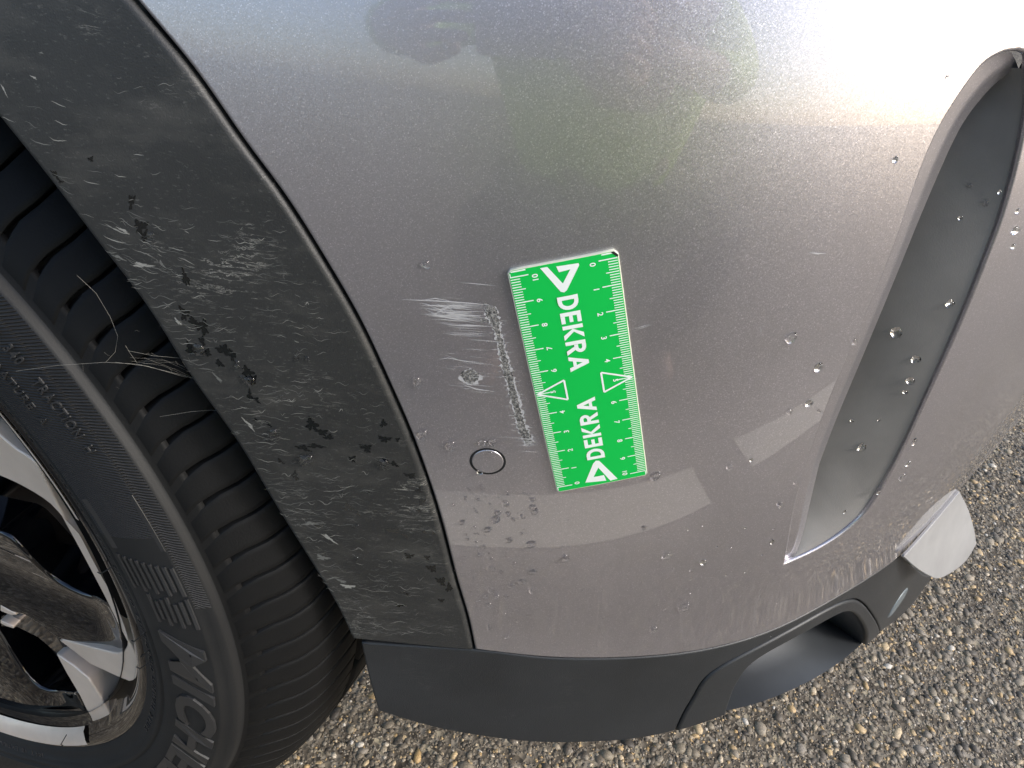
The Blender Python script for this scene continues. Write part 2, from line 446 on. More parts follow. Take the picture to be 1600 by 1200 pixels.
# ---- outlines
seam_px = [(210, 0), (300, 108), (380, 222), (445, 310), (505, 405), (560, 500), (605, 595), (648, 695), (684, 800), (712, 905), (730, 965), (741, 1016)]
archin_px = [(0, 187), (75, 280), (150, 378), (228, 480), (300, 594), (370, 692), (430, 792), (478, 868), (520, 937), (550, 998)]
bot_px = [(741, 1016), (850, 1028), (930, 1030), (1010, 1027), (1100, 1016), (1200, 988), (1300, 938), (1360, 902), (1410, 866), (1455, 818), (1500, 765), (1550, 708), (1598, 652)]
seam = W(seam_px); arin = W(archin_px); bot = W(bot_px)
cx0, cz0 = -43.5, 36.0
def arc(R, a0, a1, n): return [(float(s_of_x(cx0+R*math.cos(R_(t)))), cz0+R*math.sin(R_(t))) for t in np.linspace(a0, a1, n)]
def s_of_x(x): return np.interp(x, PX(_ss[:150]), _ss[:150])
R1 = math.hypot(seam[0][0]-0-cx0, seam[0][1]-cz0); A1 = math.degrees(math.atan2(seam[0][1]-cz0, PX(seam[0][0])-cx0))
R1 = math.hypot(PX(seam[0][0])-cx0, seam[0][1]-cz0)
R2 = math.hypot(PX(arin[0][0])-cx0, arin[0][1]-cz0); A2 = math.degrees(math.atan2(arin[0][1]-cz0, PX(arin[0][0])-cx0))
arc1 = arc(R1, A1, 178, 24)[1:]; arc2 = arc(R2, A2, 178, 24)[1:]
SEND = float(_ss[-1])-10
# intake opening
iL_px = [(1228, 880), (1248, 778), (1288, 655), (1338, 535), (1398, 392), (1440, 272), (1476, 192), (1528, 114), (1562, 88), (1590, 82)]
iR_px = [(1640, 75), (1632, 160), (1612, 250), (1582, 340), (1550, 425), (1502, 520), (1452, 622), (1404, 718), (1362, 790), (1330, 826), (1285, 856), (1228, 880)]
iR_px = [(1604, 108), (1606, 165), (1590, 250), (1565, 340), (1533, 425), (1494, 520), (1450, 618), (1404, 716), (1362, 788), (1330, 822), (1285, 853), (1228, 880)]
iL = W(iL_px); iR = W(iR_px)
intake = path(iL, [iL[-1], (iL[-1]+iR[0])/2+[.15, .15], iR[0]], iR, n=5)
# light outline for the bumper cover
bump_out = path(seam[::-1], np.array([seam[0]]+arc1), [arc1[-1], (arc1[-1][0], 30.)], [(arc1[-1][0], 30.), (_ss[12], 30.)], [(_ss[12], 30.), (_ss[12], 99.)],
                [(_ss[12], 99.), (SEND, 99.)], [(SEND, 99.), (SEND, 38.)], [(SEND, 38.), bot[-1]], bot[::-1], n=5)
bumper = panel('bumper_cover', B, bump_out, M['paint'], car, off=0, r=.16, depth=1.0, holes=[intake], step=1.5, h=.6, shrink=.05, holer=.14, hdepth=.10)

arch_out = path(seam, [seam[-1], arin[-1]+[.0, .0]], arin[::-1], np.array([arin[0]]+arc2), [arc2[-1], arc1[-1]], np.array(arc1[::-1]+[seam[0]]), n=5)
arch = panel('wheel_arch_trim', B, arch_out, M['arch'], car, off=.12, r=.26, depth=.9, step=1.2, h=.6, shrink=.06)

# ---- lower trim with bezel and pocket
tb_px = [(590, 1112), (640, 1128), (700, 1143), (780, 1156), (850, 1162), (930, 1161), (1000, 1155), (1056, 1143)]
tl = W([(563, 1008), (570, 1040), (580, 1080), (590, 1112)]); tb = W(tb_px)
bz = W([(1056, 1143), (1068, 1117), (1082, 1093), (1105, 1058), (1150, 1029), (1225, 990), (1292, 953), (1328, 938), (1347, 942), (1363, 960), (1375, 988)])
pk = W([(1134, 1117), (1142, 1092), (1152, 1068), (1176, 1036), (1225, 1006), (1298, 966), (1328, 957), (1346, 972), (1354, 992), (1352, 1009)])
tr_b = W([(1375, 988), (1400, 970), (1440, 938), (1470, 909), (1500, 893), (1528, 868)])
topseam = W([(563, 1004)]+bot_px[:9])
plate_px = [(1410, 868), (1455, 820), (1500, 767)]
below = W([(1410, 868), (1425, 883), (1445, 899), (1470, 907), (1500, 893)])
trim_out1 = path(tl, tb, bz, tr_b[:4], [tr_b[3], below[2]], below[2::-1], topseam[::-1], n=5)
trim = panel('lower_trim', B, trim_out1, M['trim'], car, off=-.02, r=.14, depth=1.2, step=1.2, h=.5, shrink=.05)
bez_out = path(bz, [bz[-1], pk[-1]], pk[::-1], [pk[0], bz[0]], n=5)
bezel = panel('duct_bezel', B, bez_out, M['trim'], car, off=.06, r=.22, depth=1.0, step=.8, h=.4, shrink=.03)
# pocket scoop
top = spl(pk, 4); nT = len(top); lo = spl([pk[0], pk[-1]], nT-1)[:nT]
rows = []
for t in np.linspace(0, 1, 16):
    ab = top*(1-t)+lo*t; dep = 4.2*(math.sin(math.pi*min(1, t*1.0)))**.55 if 0 < t < 1 else .1
    rows.append(B.pts(ab, -.2)-np.array([0, 0, 0])+B.nrm(ab)*(-dep)*(1-.0*t)+np.array([0, 0, -.3*math.sin(math.pi*t)]))
loft('duct_scoop', rows, M['scoop'], car)
# parking sensors
def disc_on(px, rpx, off, mat, name, parent, r=.08, depth=.2, n=28, ry=None, dome=0):
    c = W([px])[0]; e = W([(px[0]+rpx, px[1])])[0]; rad = rpx
    ring = [(c[0]+rad*math.cos(2*math.pi*k/n), c[1]+rad*math.sin(2*math.pi*k/n)) for k in range(n)]
    return panel(name, B, ring, mat, parent, off=off, r=r, depth=depth, step=rad*.5, h=rad*.25), rad, c
ps, rad, c = disc_on((1403, 942), 1.6, .08, M['sensor'], 'parking_sensor', car, r=.3, depth=.15)
# skid plate
PB = Surf(lambda a, b: body(a, b)+B_out(a)*(-.08+np.clip(39.9-np.asarray(b, float), 0, 14)*.26)[:, None], (20, 80), (20, 42), 1)
def B_out(a):
    e = .5; tx = PX(a+e)-PX(a-e); ty = PY(a+e)-PY(a-e); l = np.hypot(tx, ty); return np.stack([ty/l, -tx/l, 0*l], -1)
if PB.nrm(np.array([[30., 35.]]))[0][1] > 0: PB.toward = -1
pl_out = path(PB.inv([(1412, 870), (1455, 822), (1500, 768)]), PB.inv([(1500, 768), (1513, 795), (1522, 825), (1526, 850)]), PB.inv([(1526, 850), (1510, 876), (1490, 893), (1468, 904), (1452, 900), (1430, 886), (1412, 870)]), n=5)
pass
panel('skid_plate', PB, pl_out, M['skid'], car, off=.0, r=.07, depth=.12, step=.8, h=.4, shrink=.0)
# backing behind the gaps, and the underbody
bk = path(np.array([(s, z) for s, z in zip(seam[::-1][:, 0]-2.0, seam[::-1][:, 1])]), [(seam[0][0]-2, seam[0][1]), (SEND, 72.)], [(SEND, 72.), (SEND, 33.5)], [(SEND, 33.5), (44, 33.5)], [(44, 33.5), (3, 33.)], [(3, 33.), (seam[-1][0]-2, 36)], n=4)
ik = intake; cen = ik.mean(0)
bhole = resample(np.array([(ik[:, 0].min()-1, ik[:, 1].min()-1), (ik[:, 0].min()+6, ik[:, 1].min()-1), (ik[:, 0].max()+2, ik[:, 1].mean()), (ik[:, 0].max()+2, ik[:, 1].max()+1.5), (ik[:, 0].max()-7, ik[:, 1].max()+1.5), (ik[:, 0].min()-1, ik[:, 1].mean())]), 1.5)
panel('bumper_backing', B, bk, M['black'], car, off=-1.25, r=.05, depth=.2, step=3, h=1.5, holes=[bhole])
und = [(x, y, z) for z in (28, 36) for x, y in ((-3, 44), (12, 42), (24, 50), (36, 62), (46, 76), (60, 100), (64, 150), (-95, 150), (-95, 100), (-3, 100))]
n = 10
obj('underbody', und, [tuple(range(n)), tuple(range(2*n-1, n-1, -1))]+[(i, (i+1) % n, n+(i+1) % n, n+i) for i in range(n)], M['black'], car, smooth=False)
# wheel-well liner
rows = []
for y in (27.0, 34, 42, 56, 62):
    rr = 43.0 if y < 60 else 20
    rows.append([(-43.5+1.5+rr*math.cos(R_(t)), y, 36+rr*math.sin(R_(t))) for t in np.linspace(-6, 186, 40)])
loft('wheel_well_liner', rows, M['black'], car)

# ---- intake chamfer and channel
k1 = path(iL, n=6); k1 = np.array(k1)
ci_px = [(1228, 880), (1262, 778), (1300, 672), (1350, 552), (1408, 412), (1452, 305), (1498, 204), (1540, 146), (1574, 116), (1592, 108)]
ci = W(ci_px, -.7)
Lc = spl(iL, 6); Lf = spl(ci, 6)
dL = np.linspace(0, 1, len(Lc))[:, None]
dep = .7*np.clip(np.minimum(dL*6, 1), 0, 1)
r0 = B.pts(Lc, -.26); r1 = B.pts((Lc+Lf)/2, 0)-B.nrm((Lc+Lf)/2)*(.26+(dep-.26)*.45).clip(.26); r2 = B.pts(Lf, 0)-B.nrm(Lf)*np.maximum(dep, .27)
ra = B.pts(Lc+(Lf-Lc)*.0, -.24)
loft('intake_chamfer', [ra, ra*.5+r1*.5, r1, r2, r2+B.nrm(Lf)*-.25], M['paint'], bumper)
# channel floor
ri = spl(iR[::-1], 6); Rr_ = ri[np.linspace(0, len(ri)-1, len(Lf)).astype(int)]
rows = []
for t in np.linspace(0, 1, 16):
    ab = (Lf+np.array([-1.3, 0]))*(1-t)+(Rr_+np.array([.16, 0]))*t
    d = (.17+4.6*(1-t)**1.15)*np.clip(dL*5+.35, 0, 1)
    rows.append(B.pts(ab)-B.nrm(ab)*np.maximum(d, .16))
channel = loft('intake_channel', rows, M['duct'], car); CHR = np.array(rows)

#==PART2==
# ------------------------------------------------------------------ wheel (local frame: X forward, Y inboard, Z up; centimetres)
YAW = R_(-16); WC = np.array([-43.5, 32.7, 36.0])
UU = np.array([math.cos(YAW), math.sin(YAW), 0]); IB = np.array([-math.sin(YAW), math.cos(YAW), 0])
def wl(px, off):
    out = []
    for p in px:
        v = (p[0]-800)/FPX*RGT+(p[1]-600)/FPX*DWN+FWD; t = ((WC+IB*off-CAM)@IB)/(v@IB); q = CAM+v*t-WC; out.append((q@UU, q[2]))
    return np.array(out)
def lathe(name, prof, mat, parent, n=180, a0=0, a1=360, matfn=None):
    full = abs(a1-a0) >= 360; A = np.radians(np.linspace(a0, a1, n+1)); A = A[:-1] if full else A
    V = [(r*math.cos(t), y, r*math.sin(t)) for t in A for y, r in prof]; m = len(prof); F = []; mi = []
    for i in range(len(A) if full else len(A)-1):
        j = (i+1) % len(A)
        for k in range(m-1):
            F.append((i*m+k, i*m+k+1, j*m+k+1, j*m+k)[::-1])
            if matfn: mi.append(matfn(math.degrees(A[i]), (prof[k][1]+prof[k+1][1])/2, (prof[k][0]+prof[k+1][0])/2))
    o = obj(name, V, F, mat, parent)
    if matfn: o.data.polygons.foreach_set('material_index', mi)
    return o
tprof = [(1.2, 24.0), (.45, 24.9), (0.05, 25.35), (-.05, 25.6), (-.1, 25.75), (-.3, 26.3), (-.38, 26.35), (-.36, 26.5), (-.5, 26.6), (-.6, 26.9), (-.52, 27.0), (-.52, 27.1), (-.7, 27.25),
         (-.78, 27.8), (-.82, 28.6), (-.8, 29.4), (-.72, 30.2), (-.55, 30.9), (-.52, 31.05), (-.42, 31.1), (-.3, 31.5), (-.15, 31.8), (-.02, 31.9), (.2, 31.9), (.35, 32.0), (.5, 32.2), (.8, 32.7), (1.05, 33.0), (1.2, 32.2), (1.5, 32.6), (2.4, 33.5), (4, 34.1), (6, 34.5), (9, 34.7),
         (14, 34.7), (18, 34.4), (20, 33.6), (21.5, 32.5), (22.6, 31.2), (23.2, 29), (22.6, 26.5), (21.6, 24.2)]
def tmat(t, r, y):
    t = (t+180) % 120-60
    if y < 5 and 27.2 < r < 31.07: return 1 if (19 < t < 60 or t < -52) else 0
    if y < 5 and 31.07 < r < 31.85: return 1 if t > 10 or t < -52 else 0
    return 2 if .28 < y < 21 and r > 30 else 0
tyre = lathe('tyre', tprof, [M['tyre'], M['side'], M['tread']], car, n=360, matfn=tmat)
tyre.matrix_basis = Matrix.Translation(Vector(WC)*CM) @ Matrix.Rotation(YAW, 4, 'Z')
rim = lathe('wheel_rim', [(1.5, 22.7), (1.1, 23.6), (.55, 24.1), (.2, 24.6), (.05, 25.0), (.2, 25.4), (.6, 25.4)], M['gloss'], car, n=180)
rim.matrix_basis = tyre.matrix_basis.copy()
lathe('rim_barrel', [(.9, 22.8), (1.6, 23.0), (3.5, 22.9), (6, 21.6), (9, 20.8), (17, 21.4), (20, 23)], M['barrel'], rim, n=120)
lathe('wheel_back', [(20.5, 23.5), (20.5, 2)], M['black'], rim, n=48)
lathe('brake_disc', [(9.8, 7), (9.0, 7.2), (9.0, 15.8), (9.4, 16.0), (10.4, 16.0)], M['disc'], rim, n=90)
cal = lathe('brake_caliper', [(5.5, 15.6), (5.0, 16.4), (5.0, 19.6), (5.6, 20.2), (10, 20.2)], M['caliper'], rim, n=24, a0=-22, a1=22)
for k_ in range(3): lathe('lit_lip_arc', [(.75, 23.75), (.42, 23.95), (.1, 24.5), (.0, 24.85)], M['alloy'], rim, n=30, a0=-100+120*k_, a1=-47+120*k_)  # light caught by the flange, put in as pale alloy arcs repeated round the rim
lathe('hub_cap', [(3.2, 0.1), (3.1, 1.5), (3.3, 3.0), (3.9, 3.3)], M['gloss'], rim, n=40)
lathe('hub', [(3.9, 3.3), (3.6, 4.4), (4.4, 6.6), (9, 7.4)], M['gloss'], rim, n=60)

def z3(*P): return [(x/2.4, 700+y/2.4) for x, y in P]
def z6(*P): return [(x/3.87, 850+y/3.87) for x, y in P]
def rimsurf(fn): return Surf(lambda a, b: np.stack([np.asarray(a, float), fn(np.asarray(a, float), np.asarray(b, float)), np.asarray(b, float)], -1), (-30, 30), (-30, 30), 1)
SP = rimsurf(lambda a, b: 1.0+.9*np.clip((22.5-np.hypot(a, b))/17, 0, 1)*1.6)
def wlf(pts, surf):
    P = wl(pts, 1.2)
    for _ in range(8): 
        y = surf.f(P[:, 0], P[:, 1])[:, 1]; P = np.array([wl([p], float(o))[0] for p, o in zip(pts, y)])
    return P
def spoke_piece(name, pts, mat, surf, off, r=.18, depth=1.6, smooth_n=4, px=True, step=1.0):
    P = wl(pts, off) if px else np.array(pts)
    if px: P = wlf(pts, surf)
    poly = path(*[P[[i, i+1]] for i in range(len(P)-1)], P[[-1, 0]], n=1) if smooth_n == 1 else P
    if surf.nrm(np.array([[10., 10.]]))[0][1] > 0: surf.toward = -1
    o = panel(name, surf, poly, mat, rim, off=0, r=r, depth=depth, step=step, h=.5)
    for k in (1, 2):
        c = o.copy(); COL.objects.link(c); c.matrix_basis = Matrix.Rotation(R_(120*k), 4, 'Y')
    return o
# machined face: strip along the rim that widens into an arm below
face = spl(z3((-60, -95), (0, -45), (60, 5), (115, 40), (155, 95), (220, 225), (300, 370), (400, 560), (465, 690), (510, 780), (533, 868)), 2)
face2 = np.array(z3((485, 876), (440, 858), (340, 812), (222, 722)))
face3 = spl(z3((235, 718), (320, 742), (400, 762), (440, 770), (468, 755), (476, 725), (462, 670), (440, 612), (420, 560)), 2)
face4 = spl(z3((412, 545), (370, 470), (330, 395), (290, 320), (240, 268), (190, 212), (130, 170), (60, 132), (0, 106), (-70, 80)), 2)
spoke_piece('machined_face', np.vstack([face, face2, face3, face4]), M['alloy'], SP, 1.0, r=.12, depth=1.4, step=.8)
sp2 = np.array(z6((338, 665), (440, 735), (535, 815), (610, 930), (680, 1062), (738, 1106), (690, 1122), (580, 1130), (545, 1040), (480, 915), (400, 780)))
spoke_piece('machined_blade', sp2, M['alloy'], SP, 1.0, r=.12, depth=1.6, step=.8)
def chr1(a, b):
    a0 = np.array([13.5*math.cos(R_(-14)), 13.5*math.sin(R_(-14))]); a1 = np.array([22.6*math.cos(R_(-8.5)), 22.6*math.sin(R_(-8.5))])
    t = (a1-a0)/np.linalg.norm(a1-a0); d = (a-a0[0])*(-t[1])+(b-a0[1])*t[0]; l = (a-a0[0])*t[0]+(b-a0[1])*t[1]
    return 1.3+.9*np.exp(-(d/2.8)**2)*(.5-.5*np.cos(math.pi*np.clip((9.6-l)/3.5, 0, 1)))
CH1 = rimsurf(chr1)
hub1 = wl(z3((-60, 250)), 1.5)
c1 = spl(z3((0, 318), (40, 340), (90, 392), (150, 455), (220, 508), (300, 548), (370, 572), (430, 600)), 2)
c1b = spl(z3((440, 612), (462, 668), (476, 725), (466, 755), (440, 768)), 2)
c1c = spl(z3((400, 762), (320, 742), (220, 718), (150, 668), (90, 630), (40, 620), (0, 600)), 2)
P1 = np.vstack([wlf(c1, CH1), wlf(c1b, CH1), wlf(c1c, CH1), [(4.8, -3.6), (5.6, -1.0)]])
spoke_piece('gloss_spoke', P1, M['gloss'], CH1, 1.3, r=.25, depth=2.4, px=False, step=.6)
# dark web between the two spokes and the lower gloss spoke
def chr2(a, b):
    a0 = np.array([10*math.cos(R_(-64)), 10*math.sin(R_(-64))]); a1 = np.array([23*math.cos(R_(-54)), 23*math.sin(R_(-54))])
    t = (a1-a0)/np.linalg.norm(a1-a0); d = (a-a0[0])*(-t[1])+(b-a0[1])*t[0]; l = (a-a0[0])*t[0]+(b-a0[1])*t[1]
    return 1.25+.9*np.exp(-(d/3.2)**2)*(.5-.5*np.cos(math.pi*np.clip((15-l)/4, 0, 1)))
CH2 = rimsurf(chr2)
c2 = spl(z6((60, 640), (120, 730), (170, 805), (240, 868), (340, 890), (462, 897)), 2)
c2b = np.array(z6((485, 935), (530, 1025), (576, 1128))); c2c = spl(z6((560, 1133), (470, 1143), (400, 1142)), 2)
P2 = np.vstack([wlf(c2, CH2), wlf(c2b, CH2), [(24.0*math.cos(R_(t)), 24.0*math.sin(R_(t))) for t in (-56, -62, -68, -75, -82, -86)], [(2.5, -8.5), (4.5, -6.5), (7.4, -9.6)]])
spoke_piece('gloss_spoke', P2, M['gloss'], CH2, 1.3, r=.25, depth=2.4, px=False, step=.6)
web = np.array(z6((0, 440), (85, 430), (150, 412), (260, 480), (350, 560), (400, 640), (470, 700), (540, 755), (560, 800), (610, 890), (690, 1040), (735, 1105), (690, 1085), (600, 960), (530, 812), (440, 735), (345, 668), (230, 570), (110, 510), (0, 500)))
spoke_piece('dark_web', web, M['gloss'], rimsurf(lambda a, b: 2.0+0*a), 2.0, r=.2, depth=2.2)
thin = rimsurf(lambda a, b: 1.4+0*a)
spoke_piece('machined_edge', z6((0, 372), (90, 420), (96, 432), (60, 430), (0, 405)), M['alloy'], thin, 1.4, r=.08, depth=.8, step=.5)
spoke_piece('machined_edge', z6((0, 462), (80, 500), (80, 512), (40, 500), (0, 480)), M['alloy'], thin, 1.4, r=.08, depth=.8, step=.5)

# tread blocks: curved slabs with hooked tips, a shared mesh turned round the wheel
PT = smooth1([.45, 1.0, 1.8, 2.8, 4.5, 7, 9.5, 14, 17.5, 20, 21.6], [32.15, 33.0, 33.85, 34.65, 35.35, 35.8, 36, 36, 35.8, 35.1, 33.7])
def groove(y):   # angle (deg) of the groove centre line at inboard distance y
    return np.interp(y, [0, .5, .9, 1.5, 2.4, 3.4, 5, 8, 12, 22], [-2.6, -1.5, -.6, -.1, 0, .35, 1.3, 3.0, 3.6, 8])
def block(y0, y1, pitch, gap0, gap1, ny, seed):
    ys = np.concatenate([np.linspace(y0, min(y1, y0+2.2), 7)[:-1], np.linspace(min(y1, y0+2.2), y1, ny)]) if y0 < 1 else np.linspace(y0, y1, ny)
    nt = 5; V = []; F = []
    for y in ys:
        g = np.interp(y, [y0, y0+1.2, y1], [gap0, gap1*1.1, gap1]); a0 = groove(y)+g/2; a1 = groove(y)+pitch-g/2; r = float(PT(y)); low = 1.3
        cols = [(a0, r-low), (a0+.01, r-.05), (a0+.06, r)]+[(a0+(a1-a0)*k/nt, r) for k in range(1, nt)]+[(a1-.06, r), (a1-.01, r-.05), (a1, r-low)]
        V.append([(rr*math.cos(R_(a)), y, rr*math.sin(R_(a))) for a, rr in cols])
    m = len(V[0]); W_ = [p for row in V for p in row]
    for i in range(len(V)-1):
        for k in range(m-1): F.append((i*m+k, i*m+k+1, (i+1)*m+k+1, (i+1)*m+k))
    F.append(tuple(range(m))[::-1]); F.append(tuple((len(V)-1)*m+k for k in range(m)))
    return mesh('tread_block', W_, F, M['tread'])
NB = 116; PIT = 360/NB
def ring_of(me, n, a0, name):
    for k in range(n):
        o = bpy.data.objects.new(name, me); link(o, tyre); o.matrix_basis = Matrix.Rotation(-R_(a0+360/n*k), 4, 'Y')
m1 = block(.5, 6.6, PIT, .75, .24, 7, 1); me1 = m1
ring_of(me1, NB, .4, 'tread_block')
ring_of(block(7.3, 10.6, 360/58, .5, .4, 4, 2), 58, 0, 'tread_block')
ring_of(block(11.3, 14.6, 360/58, .5, .4, 4, 3), 58, 2, 'tread_block')
ring_of(block(15.3, 21.6, 360/58, .5, .5, 7, 4), 58, 1, 'tread_block')

SR = smooth1([25.6, 26.3, 27.25, 27.8, 28.6, 29.4, 30.2, 30.9, 31.5, 31.9], [-.05, -.3, -.7, -.78, -.82, -.8, -.72, -.55, -.3, -.02])
def arctext(name, s, r0, height, a_start, a_end, mat, rise=.06, bold=0., spacing=1., shear=0., depth=.05):
    V, F = text(s, bold, spacing, extr=.5); x0, x1 = V[:, 0].min(), V[:, 0].max(); out = []
    hh = V[:, 1].max() if V[:, 1].max() > .1 else .7
    for x, y, z in V:
        fy = y/.70; a = R_(a_start+(a_end-a_start)*(x-x0)/(x1-x0) + shear*fy); r = r0+height*fy
        yy = float(SR(r))-rise*(1 if z > 0 else -.5); out.append((r*math.cos(a), yy, r*math.sin(a)))
    o = obj(name, out, F, mat, tyre, smooth=False); return o
def arctext3(*a, **k):
    o = arctext(*a, **k)
    c = o.copy(); COL.objects.link(c); c.matrix_basis = Matrix.Rotation(R_(180), 4, 'Y')
arctext3('tyre_lettering', 'MICHELIN', 28.35, 2.35, 6.5, -39, M['letter'], rise=.13, bold=.035, spacing=1.05, shear=-1.6)
arctext3('tyre_lettering', 'TRACTION  H', 30.15, .55, 37.0, 29.6, M['letter'], rise=.05, bold=.01, spacing=1.15)
arctext3('tyre_lettering', 'TEMPERATURE  A', 28.75, .55, 43.6, 33.2, M['letter'], rise=.05, bold=.01, spacing=1.15)
arctext3('tyre_lettering', 'TREADWEAR  340', 30.15, .55, 48.2, 38.6, M['letter'], rise=.05, bold=.01, spacing=1.15)
arctext3('tyre_lettering', 'RADIAL  TUBELESS  STEEL  BELTED  REINFORCED  SIDEWALL  2 PLIES', 25.95, .36, 38, -24, M['letter'], rise=.05, bold=.0, spacing=1.1)
arctext3('tyre_lettering', '104 T  18  EXTRA LOAD', 25.95, .36, -64, -80, M['letter'], rise=.05, bold=.0, spacing=1.1)
def arcbar(r0, r1, a0, a1, rise=.1):
    V = []; F = []; n = max(2, int(abs(a1-a0)/.8)+1)
    for a in np.linspace(a0, a1, n+1):
        for r, h in ((r0, -.05), (r0+.02, rise), (r1-.02, rise), (r1, -.05)):
            V.append((r*math.cos(R_(a)), float(SR(r))-h, r*math.sin(R_(a))))
    for i in range(n):
        for k in range(3): F.append((i*4+k, i*4+k+1, i*4+5+k, i*4+4+k))
    F += [(0, 1, 2, 3), tuple(n*4+k for k in (3, 2, 1, 0))]
    return V, F
for rot in (0, 180):
    for k in range(9):
        r = 27.7+k*.38
        V, F = arcbar(r, r+.2, 17.6-.15*k, 12.8+(k % 2)*.6, .07)
        o = obj('raised_bar', V, F, M['letter'], tyre, smooth=False); o.matrix_basis = Matrix.Rotation(R_(rot), 4, 'Y')
        if k > 1:
            V, F = arcbar(r, r+.2, 11.6+(k % 3)*.4, 8.2+(k % 2)*.7, .07)
            o = obj('raised_bar', V, F, M['letter'], tyre, smooth=False); o.matrix_basis = Matrix.Rotation(R_(rot), 4, 'Y')
    V, F = arcbar(27.65, 31.0, 24.8, 18.4, .05)
    o = obj('smooth_patch', V, F, M['letter'], tyre, smooth=False); o.matrix_basis = Matrix.Rotation(R_(rot), 4, 'Y')
# moulding hairs on the bead
for (x0, y0, x1, y1) in ((155, 892, 178, 884), (208, 999, 228, 988), (215, 1040, 238, 1032), (100, 1163, 104, 1148), (224, 1020, 232, 1016)):
    a = wl([(x0, y0)], -.2)[0]; b = wl([(x1, y1)], -.6)[0]
    V, F = tube([(a[0], -.3, a[1]), ((a[0]+b[0])/2, -.8, (a[1]+b[1])/2), (b[0], -.6, b[1])], .035)
    obj('moulding_hair', V, F, M['tyre'], tyre)

# ------------------------------------------------------------------ ground
def sheet(name, P, mat, z, kind='structure'):
    o = obj(name, [(x, y, z) for x, y in P], [tuple(range(len(P)))], mat, smooth=False); o['kind'] = kind; return o
sheet('ground', [(-15000, -15000), (15000, -15000), (15000, 15000), (-15000, 15000)], M['asphalt'], 0)
# cream parking line broken by a gap (seen mirrored in the bumper)
def stripe(x0, x1, ya0, ya1, w=12):
    return obj('parking_line', [(x0, ya0, .4), (x1, ya1, .4), (x1+1, ya1+w, .4), (x0+1, ya0+w, .4)], [(0, 1, 2, 3)], M['linepaint'], smooth=False)
for a in ((-60, 48, -17.5, -17), (62, 125, -20, -14)):
    o = stripe(*a); o['kind'] = 'structure'

def stones(n_target=30000):
    ico = []
    ph = (1+5**.5)/2
    iv = np.array([(-1, ph, 0), (1, ph, 0), (-1, -ph, 0), (1, -ph, 0), (0, -1, ph), (0, 1, ph), (0, -1, -ph), (0, 1, -ph), (ph, 0, -1), (ph, 0, 1), (-ph, 0, -1), (-ph, 0, 1)], float)
    iv /= np.linalg.norm(iv[0])
    fi = np.array([(0, 11, 5), (0, 5, 1), (0, 1, 7), (0, 7, 10), (0, 10, 11), (1, 5, 9), (5, 11, 4), (11, 10, 2), (10, 7, 6), (7, 1, 8), (3, 9, 4), (3, 4, 2), (3, 2, 6), (3, 6, 8), (3, 8, 9), (4, 9, 5), (2, 4, 11), (6, 2, 10), (8, 6, 7), (9, 8, 1)])
    N = 600000
    X = rng.uniform(-45, 190, N); Y = rng.uniform(20, 215, N)
    P = np.stack([X, Y, np.zeros(N)], 1); q = proj(P)
    k = (q[:, 0] > -80) & (q[:, 0] < 1750) & (q[:, 1] < 1330) & (q[:, 1] > 560)
    # keep the ground that shows: below / right of the bumper, with a margin
    lim = np.interp(q[:, 0], [0, 400, 520, 600, 1000, 1100, 1400, 1480, 1600, 1750], [1120, 1000, 930, 900, 1000, 960, 800, 700, 560, 500])
    k &= q[:, 1] > lim
    P = P[k]; q = q[k]; n = len(P)
    size = np.clip(rng.lognormal(math.log(.122), .66, n), .06, .75)
    dist_ = np.linalg.norm(P-CAM, axis=1)
    keep = rng.random(n) < np.clip(2.2*(70/dist_)**.6, 0, 1); P = P[keep]; size = size[keep]; n = len(P)
    ang = rng.uniform(0, 2*math.pi, n); ca, sa = np.cos(ang), np.sin(ang)
    rad = rng.uniform(.72, 1.2, (n, 12))
    V = iv[None]*rad[..., None]; sx = size*rng.uniform(.8, 1.4, n); sy = size*rng.uniform(.6, 1.0, n); sz = size*rng.uniform(.28, .5, n)
    V = V*np.stack([sx, sy, sz], 1)[:, None]
    V = np.stack([V[..., 0]*ca[:, None]-V[..., 1]*sa[:, None], V[..., 0]*sa[:, None]+V[..., 1]*ca[:, None], V[..., 2]], -1)
    V += P[:, None]; V[..., 2] += (-size*.03)[:, None]
    F = (fi[None]+(np.arange(n)*12)[:, None, None]).reshape(-1, 3); V = V.reshape(-1, 3)*CM
    me = bpy.data.meshes.new('aggregate'); me.vertices.add(len(V)); me.vertices.foreach_set('co', V.ravel().astype(np.float32))
    me.loops.add(len(F)*3); me.loops.foreach_set('vertex_index', F.ravel().astype(np.int32))
    me.polygons.add(len(F)); me.polygons.foreach_set('loop_start', np.arange(0, len(F)*3, 3, dtype=np.int32)); me.polygons.foreach_set('loop_total', np.full(len(F), 3, dtype=np.int32))
    me.update(calc_edges=True); me.validate(); me.materials.append(M['stones'])
    o = bpy.data.objects.new('asphalt_aggregate', me); link(o)
    tag(o, 'loose and bedded stones of grey, tan and ochre in the worn asphalt below the bumper', 'gravel', kind='stuff')
stones()

